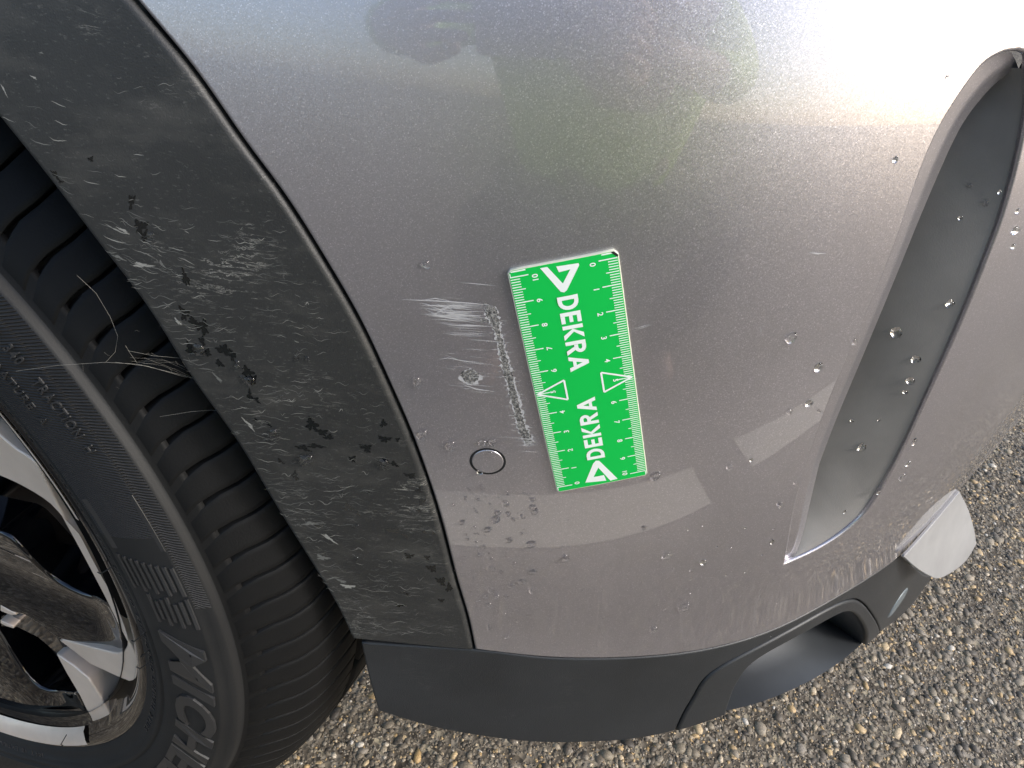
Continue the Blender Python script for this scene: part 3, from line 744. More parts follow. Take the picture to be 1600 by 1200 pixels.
# ------------------------------------------------------------------ measuring scale
HR = .16
rc = W([(793, 424), (965, 391), (1011, 742), (871, 769)], HR)       # TL TR BR BL
def RM(U, V_, h=0.):   # U 0..40 mm across, V 0..108 mm down
    u = np.asarray(U, float)/40; v = np.asarray(V_, float)/108
    ab = (1-u)[..., None]*(1-v)[..., None]*rc[0]+u[..., None]*(1-v)[..., None]*rc[1]+u[..., None]*v[..., None]*rc[2]+(1-u)[..., None]*v[..., None]*rc[3]
    sh_ = ab.shape[:-1]; ab = ab.reshape(-1, 2); return (B.pts(ab)+B.nrm(ab)*(HR+h)).reshape(*sh_, 3)
rcen = RM(np.array([20.]), np.array([54.]))[0]
ruler = empty('measuring_scale', rcen-np.array([0, 0, 5.4]))
tag(ruler, 'small bright green magnetic ruler with white scales stuck on the silver bumper', 'ruler')
oc = [(1.2, 0), (38.6, 0), (40, 1.6), (40, 107), (39.2, 108), (1.0, 108), (0, 107), (0, 1.2)]
RS = Surf(lambda a, b: RM(a, b), (0, 40), (0, 108), 1)
if RS.nrm(np.array([[20., 50.]]))[0][1] > 0: RS.toward = -1
panel('ruler_plate', RS, np.array(oc, float), M['rulerside'], ruler, off=-.012, r=.03, depth=.11, step=6, h=4)
panel('green_face', RS, np.array(oc, float)*[1, 1], M['green'], ruler, off=0.0, r=.012, depth=.01, step=6, h=4, shrink=.3)
def rpoly(polys, h=.006):
    V = []; F = []
    for p in polys:
        i = len(V); a = np.array(p, float); V += list(RM(a[:, 0], a[:, 1], h)); F.append(tuple(range(i, i+len(p))))
    return V, F
def bar(x0, y0, x1, y1, w):
    d = np.array([x1-x0, y1-y0], float); d /= np.linalg.norm(d); n_ = np.array([-d[1], d[0]])*w/2
    return [(x0-n_[0], y0-n_[1]), (x1-n_[0], y1-n_[1]), (x1+n_[0], y1+n_[1]), (x0+n_[0], y0+n_[1])]
def rput(name, polys, h=.006, mat=None):
    V, F = rpoly(polys, h); return obj(name, V, F, mat or M['white'], ruler, smooth=False)
K = 1.035
def VT(mm): return 2.6+mm*K*0.99
tk = []
for i in range(101):
    L = 7.2 if i % 10 == 0 else 5.2 if i % 5 == 0 else 3.9
    w = .42 if i % 10 == 0 else .34
    tk.append(bar(.4, VT(i), L, VT(i), w))
rput('tick_marks', tk)
rput('tick_marks', [[(40-x, y) for x, y in q] for q in tk])
rput('border_line', [bar(.55, 1.2, .55, 107, .35), bar(39.45, 1.6, 39.45, 107, .3), bar(1, .55, 38.6, .55, .5)], .008)
def rtext(name, s, cu, cv, size, cw, bold=.01, sx=1.):
    V, F = text(s, bold); x = (V[:, 0]-(V[:, 0].min()+V[:, 0].max())/2)*size*sx; y = (V[:, 1]-.35)*size
    if cw: U, Vv = cu+y, cv+x          # reads downwards, tops towards the right edge
    else: U, Vv = cu-y, cv-x
    P = RM(U, Vv, .006); obj(name, list(P), F, M['white'], ruler, smooth=False)
for k in range(11):
    if k != 5:
        rtext('scale_numeral', str(k), 30.6, VT(k*10)+(.9 if k == 0 else -1.0 if k == 10 else 0.4), 3.0, True, .02)
        rtext('scale_numeral', str(10-k), 9.4, VT(k*10)+(1.4 if k == 0 else -.6 if k == 10 else 0.4), 3.0, False, .02)
rtext('scale_numeral', '5', 32.6, VT(50), 2.7, True, .02); rtext('scale_numeral', '5', 7.4, VT(50), 2.7, False, .02)
tri = lambda a, b, c: [bar(*a, *b, .75), bar(*b, *c, .75), bar(*c, *a, .75)]
rput('pointer_triangle', tri((1.0, VT(50)), (12.6, VT(45.5)), (12.6, VT(54.8))), .010)
rput('pointer_triangle', tri((39.0, VT(50)), (27.4, VT(45.2)), (27.4, VT(54.5))), .010)
# hand-drawn bold capitals as stroke bars: (x right, y up) on a 0..h cell
def glyph(ch):
    t = 1.35; H = 6.6
    arcp = lambda cx, cy, rx, ry, a0, a1, n=9: [(cx+rx*math.cos(R_(a)), cy+ry*math.sin(R_(a))) for a in np.linspace(a0, a1, n)]
    def strip(o, i): return [[o[k], o[k+1], i[k+1], i[k]] for k in range(len(o)-1)]
    if ch == 'D': return strip([(0, H), (2.0, H)]+arcp(2.0, H/2, 2.9, H/2, 90, -90, 11)+[(2.0, 0), (0, 0)], [(0, H-t), (2.0, H-t)]+arcp(2.0, H/2, 1.55, H/2-t, 90, -90, 11)+[(2.0, t), (0, t)])+[bar(t/2, 0, t/2, H, t)], 5.0
    if ch == 'E': return [bar(t/2, 0, t/2, H, t), bar(t, H-t/2, 3.9, H-t/2, t), bar(t, H/2, 3.6, H/2, t*.9), bar(t, t/2, 3.9, t/2, t)], 4.0
    if ch == 'K': return [bar(t/2, 0, t/2, H, t), [(t, H/2-.1), (3.2, H), (5.0, H), (2.5, H/2+.2)], [(1.9, H/2+.8), (t, H/2-.1), (3.5, 0), (5.3, 0)]], 5.2
    if ch == 'R': return [bar(t/2, 0, t/2, H, t)]+strip([(t, H), (2.3, H)]+arcp(2.3, H-1.95, 2.2, 1.95, 90, -90, 9)+[(t, H-3.9)], [(t, H-t), (2.3, H-t)]+arcp(2.3, H-1.95, .9, .65, 90, -90, 9)+[(t, H-2.6)])+[[(1.9, H-3.7), (3.3, H-3.7), (5.0, 0), (3.4, 0)]], 4.9
    if ch == 'A': return [[(0, 0), (1.5, 0), (3.6, H), (2.2, H)], [(2.2, H), (3.6, H), (5.9, 0), (4.4, 0)], bar(1.3, 1.9, 4.5, 1.9, 1.1)], 6.0
def word(s, cu, v0, cw, scale=1., h=.007):
    x = 0; adv = []
    for ch in s:
        g, w = glyph(ch); adv.append((ch, g, x)); x += w+.75
    for ch, g, x in adv:
        polys = [[((cu+(py-3.3)*scale, v0+(x+px)*scale) if cw else (cu-(py-3.3)*scale, v0-(x+px)*scale)) for px, py in q] for q in g]
        for i, q in enumerate(polys): pass
        V = []; F = []
        for i, q in enumerate(polys):
            j = len(V); a = np.array(q, float); V += list(RM(a[:, 0], a[:, 1], h+.0012*i)); F.append(tuple(range(j, j+len(q))))
        obj('logo_letter', V, F, M['white'], ruler, smooth=False)
def pxR(pts):      # photograph zoom pixels -> ruler mm
    P = W([(750+x/2.857, 370+y/2.857) for x, y in pts], HR); out = []
    for p in P:
        uv = np.array([.5, .5])
        for _ in range(8):
            u, v = uv; f = (1-u)*(1-v)*rc[0]+u*(1-v)*rc[1]+u*v*rc[2]+(1-u)*v*rc[3]-p
            J = np.stack([(1-v)*(rc[1]-rc[0])+v*(rc[2]-rc[3]), (1-u)*(rc[3]-rc[0])+u*(rc[2]-rc[1])], 1); uv = uv-np.linalg.solve(J, f)
        out.append((uv[0]*40, uv[1]*108))
    return out
w0 = pxR([(392, 262), (445, 595), (515, 990), (470, 700), (300, 300)])
SC = (w0[1][1]-w0[0][1])/27.9
word('DEKRA', (w0[0][0]+w0[1][0])/2, w0[0][1], True, SC)
word('DEKRA', (w0[2][0]+w0[3][0])/2, w0[2][1], False, SC)
lg1 = pxR([(268, 140), (300, 134), (370, 208), (403, 145), (352, 158), (340, 132), (440, 117), (443, 126), (388, 238), (376, 248), (360, 245)])
lg2 = pxR([(470, 1097), (505, 1012), (517, 999), (532, 999), (614, 1079), (582, 1088), (528, 1030), (507, 1072), (553, 1063), (564, 1088)])
def rtri(name, pts, h=.007):
    vv, ee, ff, *_ = delaunay_2d_cdt([Vector(p) for p in pts], [(i, (i+1) % len(pts)) for i in range(len(pts))], [], 0, 1e-5)
    vv = np.array([(p.x, p.y) for p in vv]); ff = [tuple(f) for f in ff if inpoly(vv[list(f)].mean(0)[None], np.array(pts))[0]]
    obj(name, list(RM(vv[:, 0], vv[:, 1], h)), ff, M['white'], ruler, smooth=False)
rtri('triangle_logo', lg1); rtri('triangle_logo', lg2)
# chipped corner
rput('chipped_corner', [[(37.4, .1), (38.7, .1), (40.1, 1.7), (39.6, 2.4)]], .012, M['black'])

# ------------------------------------------------------------------ damage on the bumper
def patch2(name, px, mat, off, parent, step=.15, jag=0, surf=None):
    poly = W(px); 
    vv, ee, ff, *_ = delaunay_2d_cdt([Vector(p) for p in poly], [(i, (i+1) % len(poly)) for i in range(len(poly))], [], 0, 1e-6)
    vv = np.array([(p.x, p.y) for p in vv]); ff = [tuple(f) for f in ff if inpoly(vv[list(f)].mean(0)[None], poly)[0]]
    P = B.pts(vv); N = B.nrm(vv); V = P+N*off; F = []
    for t in ff:
        n_ = np.cross(V[t[1]]-V[t[0]], V[t[2]]-V[t[0]]); F.append(t if n_@N[t[0]] > 0 else t[::-1])
    return obj(name, list(V), F, mat, parent)
def slivers(lines, off=.006):
    V = []; F = []
    for pts, w in lines:
        ab = W(pts); d = np.gradient(ab, axis=0); n_ = np.stack([-d[:, 1], d[:, 0]], 1); n_ /= np.linalg.norm(n_, axis=1)[:, None]+1e-9
        ww = w*np.sin(np.linspace(.12, math.pi-.12, len(ab)))[:, None]; j = len(V)
        L_ = ab+n_*ww/2; R2_ = ab-n_*ww/2
        A = B.pts(L_)+B.nrm(L_)*off; C_ = B.pts(R2_)+B.nrm(R2_)*off
        for a, c in zip(A, C_): V += [a, c]
        for k in range(len(ab)-1): F.append((j+2*k, j+2*k+1, j+2*k+3, j+2*k+2))
    return V, F
rr = random.Random(11)
mid = np.array([(766, 480), (775, 510), (783, 540), (790, 572), (800, 605), (808, 640), (816, 668), (828, 694)], float)
cl = spl(mid, 10); wd = np.interp(np.linspace(0, 1, len(cl)), [0, .06, .14, .2, .3, .45, .6, .75, .9, 1], [12, 15, 10, 5.5, 7.5, 9, 9.5, 9, 11, 11])
def jag(cl, wd, amp, k, seed):
    q = random.Random(seed); n_ = np.stack([-np.gradient(cl[:, 1]), np.gradient(cl[:, 0])], 1)*-1; n_ /= np.linalg.norm(n_, axis=1)[:, None]
    A = [c+nn*(w*k+amp*q.random()**1.8) for i, (c, nn, w) in enumerate(zip(cl, n_, wd))]; Bq = [c-nn*(w*k+amp*q.random()**1.8) for i, (c, nn, w) in enumerate(zip(cl, n_, wd))]
    return A+Bq[::-1]
cl2 = spl(mid, 11); wd2 = np.interp(np.linspace(0, 1, len(cl2)), np.linspace(0, 1, len(wd)), wd)
patch2('scratch_burr', jag(cl2, wd2, 5.0, .60, 3), M['scuff'], .004, bumper)
patch2('paint_gouge', jag(cl2, wd2, 3.6, .42, 5), M['gouge'], .008, bumper)
def blob(c, rx, ry, ang, n=28, amp=.25, seed=0):
    q = random.Random(seed); out = []
    for k in range(n):
        a = 2*math.pi*k/n; r = 1+q.uniform(-amp, amp); x, y = rx*r*math.cos(a), ry*r*math.sin(a); out.append((c[0]+x*math.cos(ang)-y*math.sin(ang), c[1]+x*math.sin(ang)+y*math.cos(ang)))
    return out
patch2('scratch_burr', blob((735, 589), 17, 12.5, .1, 34, .16, 2), M['scuff'], .004, bumper)
patch2('paint_gouge', blob((735, 588), 14.5, 10.5, .1, 30, .16, 4), M['gouge'], .008, bumper)
patch2('paint_gouge', blob((768, 490), 12, 8, 1.0, 26, .3, 6), M['gouge'], .009, bumper)
patch2('paint_gouge', blob((756, 501), 7, 3, .1, 18, .3, 8), M['gouge'], .0095, bumper)
patch2('paint_gouge', blob((760, 476), 6, 2.5, .1, 18, .3, 9), M['gouge'], .0098, bumper)
L_ = []
for k in range(60):
    y = 466+rr.gauss(20, 11); x0 = 655+abs(y-480)*.7+rr.uniform(-8, 40); x1 = min(x0+rr.uniform(25, 100), 775); sl = rr.uniform(.02, .13)
    L_.append(([(x0, y), ((x0+x1)/2, y+sl*(x1-x0)*.5+rr.uniform(-1.5, 1.5)), (x1, y+sl*(x1-x0))], rr.choice([.010, .014, .02, .035])))
for k in range(9):
    x0 = rr.uniform(655, 700); y0 = rr.uniform(468, 492); L_.append(([(x0, y0), (x0+16, y0+rr.uniform(3, 8)), (x0+36, y0+rr.uniform(-4, 9)), (x0+55, y0+rr.uniform(2, 10))], .05))
L_.append(([(628, 468), (660, 469), (700, 471), (740, 474), (770, 477)], .06)); L_.append(([(654, 470), (680, 466), (705, 470)], .05))
L_.append(([(700, 508), (730, 508), (770, 510)], .08)); L_.append(([(664, 490), (700, 496), (745, 505)], .07))
for k in range(34):
    y = rr.uniform(510, 612); x0 = rr.uniform(692, 740); x1 = x0+rr.uniform(12, 60); L_.append(([(x0, y), ((x0+x1)/2, y+1.4), (x1, y+.07*(x1-x0))], rr.choice([.012, .018, .025])))
L_ += [([(722, 600), (745, 608), (775, 612)], .07), ([(686, 561), (700, 559), (725, 564), (760, 568)], .04), ([(693, 553), (715, 562), (740, 566)], .03), ([(768, 682), (800, 683), (830, 686)], .02)]
for k in range(60):
    i = rr.randrange(4, len(cl)-2); c = cl[i]; s = rr.choice((-1, 1)); w = wd[i]*rr.uniform(.7, 1.1); l = rr.uniform(3, 11); L_.append(([(c[0]+s*w*.6, c[1]), (c[0]+s*(w+l*.5), c[1]+rr.uniform(-1, 1.5)), (c[0]+s*(w+l), c[1]+rr.uniform(-1, 2))], .022))
for k in range(8): 
    y = 690+rr.uniform(-6, 16); L_.append(([(805+rr.uniform(-6, 15), y), (825, y+1), (842+rr.uniform(-4, 6), y+rr.uniform(-2, 5))], .035))
L_ += [([(990, 513), (1003, 510), (1018, 505)], .03), ([(991, 516), (1004, 512), (1022, 506)], .022), ([(1262, 394), (1276, 396), (1292, 396)], .07), ([(1185, 512), (1192, 508), (1200, 505)], .03), ([(1188, 525), (1189, 516), (1186, 510)], .03),
       ([(820, 530), (828, 532), (834, 533)], .02)]
V, F = slivers(L_, .011); sc_ = obj('scratch_lines', V, F, M['scuff'], bumper); sc_['kind'] = 'stuff'

# round sensor cap in the paint: dark ring, painted disc
def annulus(name, px, r_out, r_in, mat, off, parent, n=48):
    c = W([px])[0]; V = []; F = []
    for k in range(n):
        a = 2*math.pi*k/n
        for r in (r_out, r_in): V.append(None) or None
        p = np.array([[c[0]+r_out*math.cos(a), c[1]+r_out*math.sin(a)], [c[0]+r_in*math.cos(a), c[1]+r_in*math.sin(a)]])
        q = B.pts(p)+B.nrm(p)*off; V[-2] = q[0]; V[-1] = q[1]
    for k in range(n): F.append((2*k, 2*k+1, (2*k+3) % (2*n), (2*k+2) % (2*n)))
    return obj(name, V, F, mat, parent)
annulus('sensor_seal', (762, 721), .80, .66, M['black'], .006, bumper)
c = W([(762, 721)])[0]
panel('sensor_cap', B, [(c[0]+.70*math.cos(2*math.pi*k/40), c[1]+.70*math.sin(2*math.pi*k/40)) for k in range(40)], M['paint'], bumper, off=.035, r=.05, depth=.05, step=.3, h=.2)

# ------------------------------------------------------------------ rain drops
def dropmesh(seed, flatn=.5):
    q = np.random.default_rng(seed); V = []; F = []; n = 18; rings = 7
    st = q.uniform(.8, 1.2); ph_ = q.uniform(0, 6.28)
    for i in range(rings):
        e = i/rings*math.pi/2
        for k in range(n):
            a = 2*math.pi*k/n; r = math.cos(e)*(1+.10*math.cos(2*a+ph_)+.06*math.cos(3*a+ph_*2)); V.append((r*math.cos(a), r*math.sin(a)*st, flatn*math.sin(e)))
    V.append((0, 0, flatn)); F = [tuple(range(n))[::-1]]
    for i in range(rings-1):
        for k in range(n): F.append((i*n+k, i*n+(k+1) % n, (i+1)*n+(k+1) % n, (i+1)*n+k))
    for k in range(n): F.append(((rings-1)*n+k, (rings-1)*n+(k+1) % n, rings*n))
    return mesh('water_drop', V, F, M['water'], scale=1)
DM = [dropmesh(i, .60+.08*(i % 3)) for i in range(6)]
def drop(px, r_px, parent, k=0, off=0., stretch=1.15, sag=None):
    ab = W([px], off)[0]; ab2 = ab[None]; P = B.pts(ab2)[0]+B.nrm(ab2)[0]*(off-.008); n_ = B.nrm(ab2)[0]; up = np.array([0, 0, 1.])
    z_ = Vector(n_); y_ = Vector(up-n_*(up@n_)).normalized(); x_ = y_.cross(z_)
    D = np.linalg.norm(P-CAM); rad = r_px*D/FPX
    o = bpy.data.objects.new('water_drop', DM[k % 6]); link(o, parent)
    if parent.name in PINV: o.matrix_parent_inverse = PINV[parent.name]
    mt = Matrix((x_, y_, z_)).transposed().to_4x4(); mt.translation = Vector(P)*CM
    o.matrix_basis = mt @ Matrix.Rotation(.35*math.sin(k*7.3), 4, 'Z') @ Matrix.Diagonal((rad*CM, rad*CM*stretch, rad*CM, 1))
    return o
dz = [(378,188,8),(485,215,10),(373,232,12),(487,250,14),(494,266,12),(340,272,10),(383,275,10),(330,300,14),(443,285,10),(404,298,8),(192,310,9),(299,340,11),(205,208,7),(259,215,6),(155,236,7),(220,172,7),(390,384,10),(480,402,14),(283,411,8),(266,445,8),(205,457,6),(313,503,13),(357,517,6),(486,517,11),(398,575,12),(440,558,12),(485,597,11),(312,595,12),(290,618,9),(333,620,10),(376,621,9),(302,653,9),(262,637,6),(370,692,7),(305,747,8),(378,787,8),(470,700,7),(410,480,6),(424,725,5),(252,390,6),(621,461,14),(998,118,15),(950,333,9),(1046,450,16),(1197,476,12),(1150,512,7),(1143,545,7),(1115,663,16),(990,757,13),(1310,78,12),(1397,50,7),(1518,233,12),(1485,392,8),(1307,420,6),(1190,330,5),(250,265,5),(245,330,6),(258,357,5),(215,380,5),(208,362,4),(315,460,5),(235,510,5),(267,515,4),(423,517,4),(243,543,4),(340,680,4),(225,600,4),(440,355,6),(398,145,5),(450,190,5),(275,165,9)]
dl = [(650+x/2.667, 700+y/2.667, r/2.667*1.3) for x, y, r in dz]
dl += [(1236,528,8),(1279,574,7),(1264,630,6),(1233,643,5),(1484,472,5),(1428,690,5),(1418,725,4),(1410,745,6),(1586,360,6),(1583,385,4),(665,413,8),(652,597,8),(660,680,9),(704,697,9),(754,692,7),(770,691,7),(762,694,6),(767,711,5),(750,737,5),(776,731,3),(1334,534,5),(1280,642,3),(1243,755,4),(1219,790,4),(1399,250,4),(1480,122,3),(1562,300,3),(1590,330,4),(1372,770,4),(1320,800,3)]
for k, (x, y, r) in enumerate(dl):
    if 560 < x < 1600: drop((x, y), r, bumper, k, off=.035 if (abs(x-762) < 18 and abs(y-725) < 20) else 0)
for k in range(70):
    x, y = rr.uniform(700, 840), rr.uniform(770, 1005); drop((x, y), rr.uniform(.9, 1.7), bumper, k)
for k in range(60):
    x, y = rr.uniform(850, 1225), rr.uniform(800, 1010); drop((x, y), rr.uniform(.8, 1.5), bumper, k)

# wet films and drops on the arch trim
ARO = .125
def film(c, rx, ry, ang, seed):
    q = random.Random(seed); n = 40; P = []
    for k in range(n):
        a = 2*math.pi*k/n; r = 1+.32*math.sin(3*a+seed)+.22*math.sin(7*a+seed*2)+q.uniform(-.14, .14); x, y = rx*r*math.cos(a), ry*r*math.sin(a)
        P.append((c[0]+x*math.cos(ang)-y*math.sin(ang), c[1]+x*math.sin(ang)+y*math.cos(ang)))
    o = patch2('wet_patch', P, M['wet'], ARO, arch); return o
wets = [(145,247,5,5,.6),(90,272,13,4,.9),(98,282,5,3,.2),(208,313,6,14,.1),(222,352,12,13,.5),(228,366,6,11,.2),(292,432,6,17,-.35),(290,487,9,14,-.5),(305,500,14,6,.5),(318,508,12,15,-.6),(318,530,5,10,-.3),(300,543,8,14,-.7),(325,548,9,7,.2),(352,545,16,9,.5),(365,552,6,12,-.3),(345,565,10,5,.7),(388,578,12,9,.8),(396,590,9,8,.2),(392,615,5,11,-.2),(402,622,9,4,.6),(401,653,5,3,.2),(422,662,6,3,.6),(488,660,12,10,.7),(503,672,14,6,.3),(515,680,9,5,-.1),(475,697,14,5,.3),(495,694,16,4,.1),(600,659,6,7,.4),(602,683,13,6,.1),(622,684,4,4,.2),(573,697,12,7,.4),(552,714,7,6,.6),(604,716,8,4,.7),(617,722,8,4,.6),(440,718,8,3,.7),(462,740,6,9,-.5),(642,740,11,5,.2),(655,763,6,5,.1),(660,781,7,5,-.6),(545,790,11,7,.3),(560,800,6,3,.9),(498,819,8,3,.2),(615,826,12,4,.1),(634,834,7,3,.5),(610,826,5,4,.2),(664,828,5,3,.5),(678,830,4,3,.4),(640,865,9,5,.1),(668,868,6,4,.2),(675,885,10,6,.3),(690,905,10,7,.6),(702,915,6,8,.1),(625,943,9,3,.0),(637,925,4,2,.2),(690,935,6,3,.1),(655,795,4,3,.1),(577,766,3,3,.1)]
for i, (x, y, a, b, t) in enumerate(wets): film((x, y), a*.74, b*.74, t, i)
for k, (x, y, r) in enumerate([(312,547,10),(390,595,9),(371,573,5),(380,590,5),(427,680,9),(478,718,11),(600,725,9),(236,368,6),(372,566,4),(630,925,4),(558,873,4),(440,619,3),(535,768,3),(557,822,4),(609,803,3),(480,560,5),(463,560,4)]): drop((x, y), r, arch, k, off=ARO)
# droplets in the channel
CG = np.stack([np.stack([spl(CHR[:, j], 3) for j in range(CHR.shape[1])], 1)[:, :, c] for c in range(3)], -1)
CG = np.stack([spl(row, 3) for row in CG]); cpx = proj(CG.reshape(-1, 3)).reshape(CG.shape[0], CG.shape[1], 2)
for k, (x, y, r) in enumerate([(1401,518,8),(1431,563,6),(1424,594,6),(1413,612,4),(1348,697,6),(1484,472,5),(1538,318,4),(1512,288,3),(1500,345,3),(1330,660,3),(1375,655,2)]):
    i, j = np.unravel_index(np.argmin(((cpx-np.array([x, y]))**2).sum(-1)), cpx.shape[:2]); i = min(i, CG.shape[0]-2); j = min(j, CG.shape[1]-2)
    P = CG[i, j]; n_ = np.cross(CG[i+1, j]-P, CG[i, j+1]-P); n_ /= np.linalg.norm(n_); n_ = n_ if n_@(CAM-P) > 0 else -n_
    rad = r*np.linalg.norm(P-CAM)/FPX; z_ = Vector(n_); y_ = Vector(np.array([0, 0, 1.])-n_*n_[2]).normalized(); x_ = y_.cross(z_)
    o = bpy.data.objects.new('water_drop', DM[k % 6]); link(o, channel); mt = Matrix((x_, y_, z_)).transposed().to_4x4(); mt.translation = Vector(P)*CM
    o.matrix_basis = mt @ Matrix.Diagonal((rad*CM, rad*CM*1.1, rad*CM, 1))

# dried water marks: short wavy crescents, too many to count
Ls = ([], [])
for k in range(1350):
    j = rr.random()*(len(archin_px)-1.01); a = np.array(archin_px[int(j)], float)*(1-(j % 1))+np.array(archin_px[int(j)+1], float)*(j % 1)
    js = j/(len(archin_px)-1)*(len(seam_px)-1); s_ = np.array(seam_px[min(int(js), len(seam_px)-2)], float)*(1-(js % 1))+np.array(seam_px[min(int(js)+1, len(seam_px)-1)], float)*(js % 1)
    f = rr.betavariate(1.15, 1.7)*.9+.03; p = a*(1-f)+s_*f
    if p[1] < 330 and rr.random() < .85: continue
    if p[0] < -10 or p[1] > 990: continue
    if math.sin(p[0]*.031+1.3*math.sin(p[1]*.021))+math.sin(p[1]*.043+p[0]*.012) < rr.uniform(-1.6, .9): continue
    l = rr.uniform(3, 15)*(1.3 if f < .2 else 1); sl = rr.uniform(-.08, .18)+(.30 if p[1] < 430 and f < .4 else 0); w = rr.choice([.010, .013, .018, .026])*(1.5 if f < .2 and rr.random() < .3 else 1)
    l = min(l, np.linalg.norm(p-a)*.75)
    if l < 2: continue
    ph_ = rr.uniform(0, 6); amp = rr.uniform(.5, 2.4); n_ = 9; fq = rr.uniform(2, 9); cup = rr.choice([0, 0, 3.2])*l/15
    Ls[0 if rr.random() < .72 else 1].append(([(p[0]+l*(u-.5)*2, p[1]+sl*l*(u-.5)*2+amp*math.sin(ph_+u*fq)-cup*(2*u-1)**2+rr.uniform(-.45, .45)) for u in np.linspace(0, 1, n_)], w))
for L_, mt_ in zip(Ls, ('mud2', 'mud')):
    V, F = slivers(L_, ARO+.003); o = obj('dried_water_marks', V, F, M[mt_], arch); o['kind'] = 'stuff'
for i, (x, y, a, b, t) in enumerate([(195,358,9,3,.5),(188,400,10,3,.4),(225,412,14,5,.1),(255,410,6,3,.9),(280,500,7,3,.8),(342,588,9,2.5,.8),(390,660,12,3,.8),(485,815,10,4,.0),(515,838,12,3,.6),(505,868,9,5,.2),(545,913,10,4,.1),(535,905,7,3,.3),(56,120,5,2,.5),(68,82,3,2,.2),(10,140,10,1.5,1.1)]):
    q = film((x, y), a, b*.6, t, 100+i); q.data.materials.clear(); q.data.materials.append(M['mud2' if i % 2 else 'mud']); q.name = 'dried_mud_spot'

# ------------------------------------------------------------------ cobweb between tyre and arch
def onY(px, y): 
    v = (px[0]-800)/FPX*RGT+(px[1]-600)/FPX*DWN+FWD; return CAM+v*y/v[1]
web = []
def strand(pts, r=.006): web.append(tube([onY((x, y), d) for x, y, d in pts], r, 3))
strand([(25, 580, 23.5), (90, 571, 23.8), (165, 566, 24.2), (215, 569, 24.6), (260, 580, 25), (300, 590, 25.3), (342, 600, 25.6)], .007)
strand([(180, 566, 24), (230, 572, 24.5), (285, 588, 25.2), (340, 598, 25.6)]); strand([(120, 430, 25), (150, 458, 25), (172, 495, 25), (184, 525, 24.8), (180, 550, 24.5), (165, 566, 24.2)], .006)
strand([(200, 548, 24.5), (240, 556, 24.8), (300, 561, 25.3)]); strand([(196, 540, 24.5), (204, 553, 24.5), (215, 568, 24.6)]); strand([(250, 651, 25), (300, 643, 25.3), (330, 641, 25.5), (362, 643, 25.8)])
for k in range(14):
    x = rr.gauss(225, 60); y = 560+rr.gauss(0, 20)+abs(x-225)*.0; l = rr.uniform(4, 16); a = rr.uniform(-.5, 1.6); d = 24.9
    strand([(x, y, d), (x+l*math.cos(a)*.5, y+l*math.sin(a)*.5+rr.uniform(-2, 2), d), (x+l*math.cos(a), y+l*math.sin(a), d+.1)], .003)
for k in range(5): 
    x = rr.uniform(170, 230); strand([(x, 560+rr.uniform(-10, 10), 24.6), (x+50, 572+rr.uniform(-12, 6), 25), (330+rr.uniform(-15, 8), 590+rr.uniform(-14, 9), 25.5)], .003)
V, F = join(web); o = obj('cobweb', V, F, M['silk']); tag(o, 'thin torn cobweb strung from the tyre sidewall to the wheel arch edge', 'cobweb')

# ------------------------------------------------------------------ what the paint mirrors: photographer and far wall
def skin(name, joints, bones, mat, parent, sub=2, root=0):
    me = bpy.data.meshes.new(name); me.from_pydata([tuple(c*CM for c in j[0]) for j in joints], bones, []); me.update()
    o = bpy.data.objects.new(name, me); link(o, parent)
    if parent is not None and parent.name in PINV: o.matrix_parent_inverse = PINV[parent.name]
    md = o.modifiers.new('skin', 'SKIN'); md.use_smooth_shade = True
    if not me.skin_vertices: 
        bpy.context.view_layer.objects.active = o; bpy.ops.mesh.customdata_skin_add()
    for v, j in zip(me.skin_vertices[0].data, joints):
        rr_ = j[1]; v.radius = (rr_*CM, rr_*CM) if not hasattr(rr_, '__len__') else (rr_[0]*CM, rr_[1]*CM)
    me.skin_vertices[0].data[root].use_root = True
    s2 = o.modifiers.new('sub', 'SUBSURF'); s2.levels = sub; s2.render_levels = sub; me.materials.append(mat); return o
per = empty('person', (24, -62, 0))
tag(per, 'crouching person in a hi-vis yellow-green jacket and dark trousers, mirrored in the bumper paint', 'person')
J = [((24, -72, 42), 13), ((24, -68, 60), 13), ((23, -58, 84), 14), ((22, -50, 97), 6), ((20, -42, 106), 7.5), ((19, -38, 114), 8.5), ((19, -37, 121), 6),
     ((44, -54, 90), 7), ((40, -36, 76), 4.5), ((14, -12, 76), 2.8), ((2, -56, 90), 7), ((-12, -36, 78), 4.5), ((-9, -12, 76), 2.8),
     ((36, -66, 40), 10), ((46, -34, 48), 7.5), ((44, -52, 10), 4.5), ((46, -42, 4), 4), ((12, -66, 40), 10), ((4, -36, 46), 7.5), ((4, -56, 10), 4.5), ((2, -44, 4), 4)]
E_ = [(0, 1), (1, 2), (2, 3), (3, 4), (4, 5), (5, 6), (2, 7), (7, 8), (8, 9), (2, 10), (10, 11), (11, 12), (0, 13), (13, 14), (14, 15), (15, 16), (0, 17), (17, 18), (18, 19), (19, 20)]
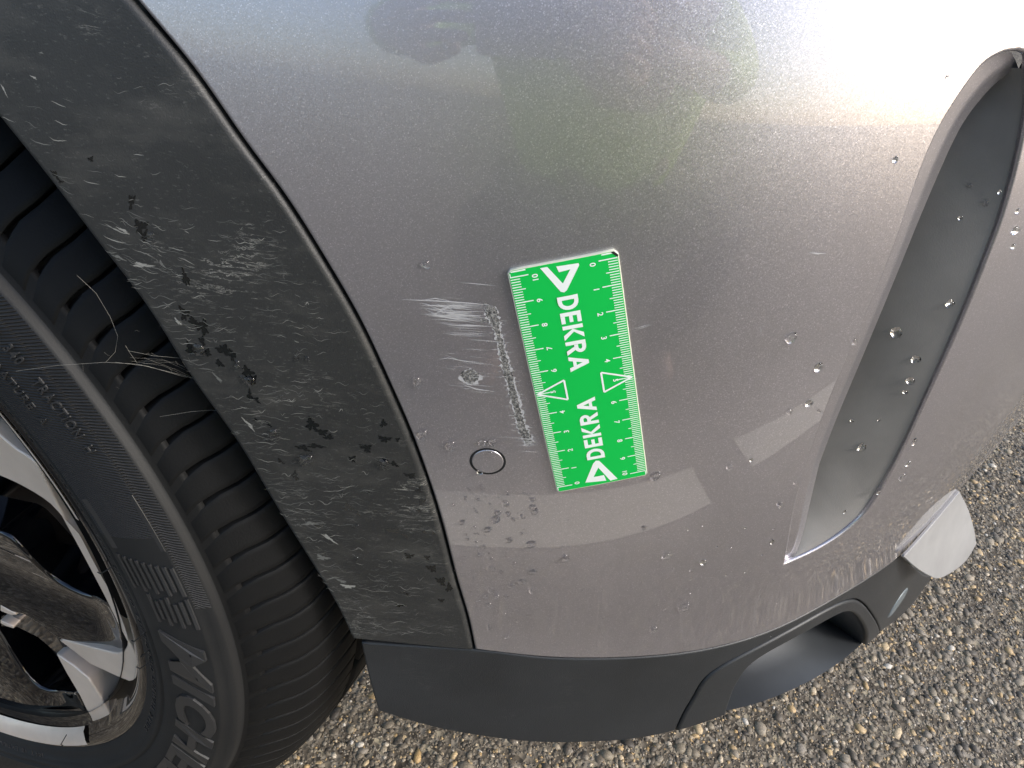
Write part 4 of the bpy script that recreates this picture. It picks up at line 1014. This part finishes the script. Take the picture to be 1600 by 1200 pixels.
skinm = flat('skin', (.50, .30, .22), .55); vest = flat('hi_vis_fabric', (.62, .95, .08), .7); jeans = flat('dark_trousers', (.035, .04, .055), .85); hairm = flat('brown_hair', (.04, .025, .015), .7)
skin('body', J, E_, skinm, per)
skin('jacket', [(J[i][0], J[i][1]*1.12+.5) for i in (1, 2, 7, 8, 10, 11)]+[((24, -70, 48), 15), ((28, -25, 76), 4.4), ((-10, -24, 77), 4.4)], [(6, 0), (0, 1), (1, 2), (2, 3), (3, 7), (1, 4), (4, 5), (5, 8)], vest, per, root=0)
skin('trousers', [(J[i][0], J[i][1]*1.1+.5) for i in (0, 13, 14, 15, 17, 18, 19)], [(0, 1), (1, 2), (2, 3), (0, 4), (4, 5), (5, 6)], jeans, per)
skin('hair', [((19, -41, 113), 7), ((19, -42, 120), 8.5), ((19, -38, 124), 6)], [(0, 1), (1, 2)], hairm, per)
for sx, hx in ((1, 14), (-1, -9)):
    for k in range(4):
        z_ = 79.5-k*1.9; x1 = hx-sx*2.2; L0 = (7.5, 8.3, 7.8, 6.4)[k]
        skin('finger', [((hx, -10.5, z_), .85), ((x1, -6.0, z_), .8), ((x1-sx*1.5, -3.2, z_), .72), ((x1-sx*L0*.55, -1.9, z_), .62)], [(0, 1), (1, 2), (2, 3)], skinm, per, 1)
    skin('thumb', [((hx, -11, 73.5), 1.1), ((hx-sx*2.5, -6, 71.5), .95), ((hx-sx*5, -3.0, 73.0), .8)], [(0, 1), (1, 2)], skinm, per, 1)
ph_o = empty('smartphone', (2.5, -1.6, 73)); tag(ph_o, 'pale silver smartphone held up by the person in the hi-vis jacket', 'phone')
V = [(x, y, z) for y in (-.45, -1.25) for x, z in ((-3.2, 2.2), (-2.8, 2.6), (8.6, 2.6), (9, 2.2), (9, -4.2), (8.6, -4.6), (-2.8, -4.6), (-3.2, -4.2))]
V = [tuple(CAM+RGT*x+(-DWN)*z+FWD*y) for x, y, z in V]
obj('phone_body', V, [tuple(range(8)), tuple(range(15, 7, -1))]+[(i, (i+1) % 8, 8+(i+1) % 8, 8+i) for i in range(8)], flat('phone_shell', (.60, .60, .62), .35), ph_o, smooth=False)
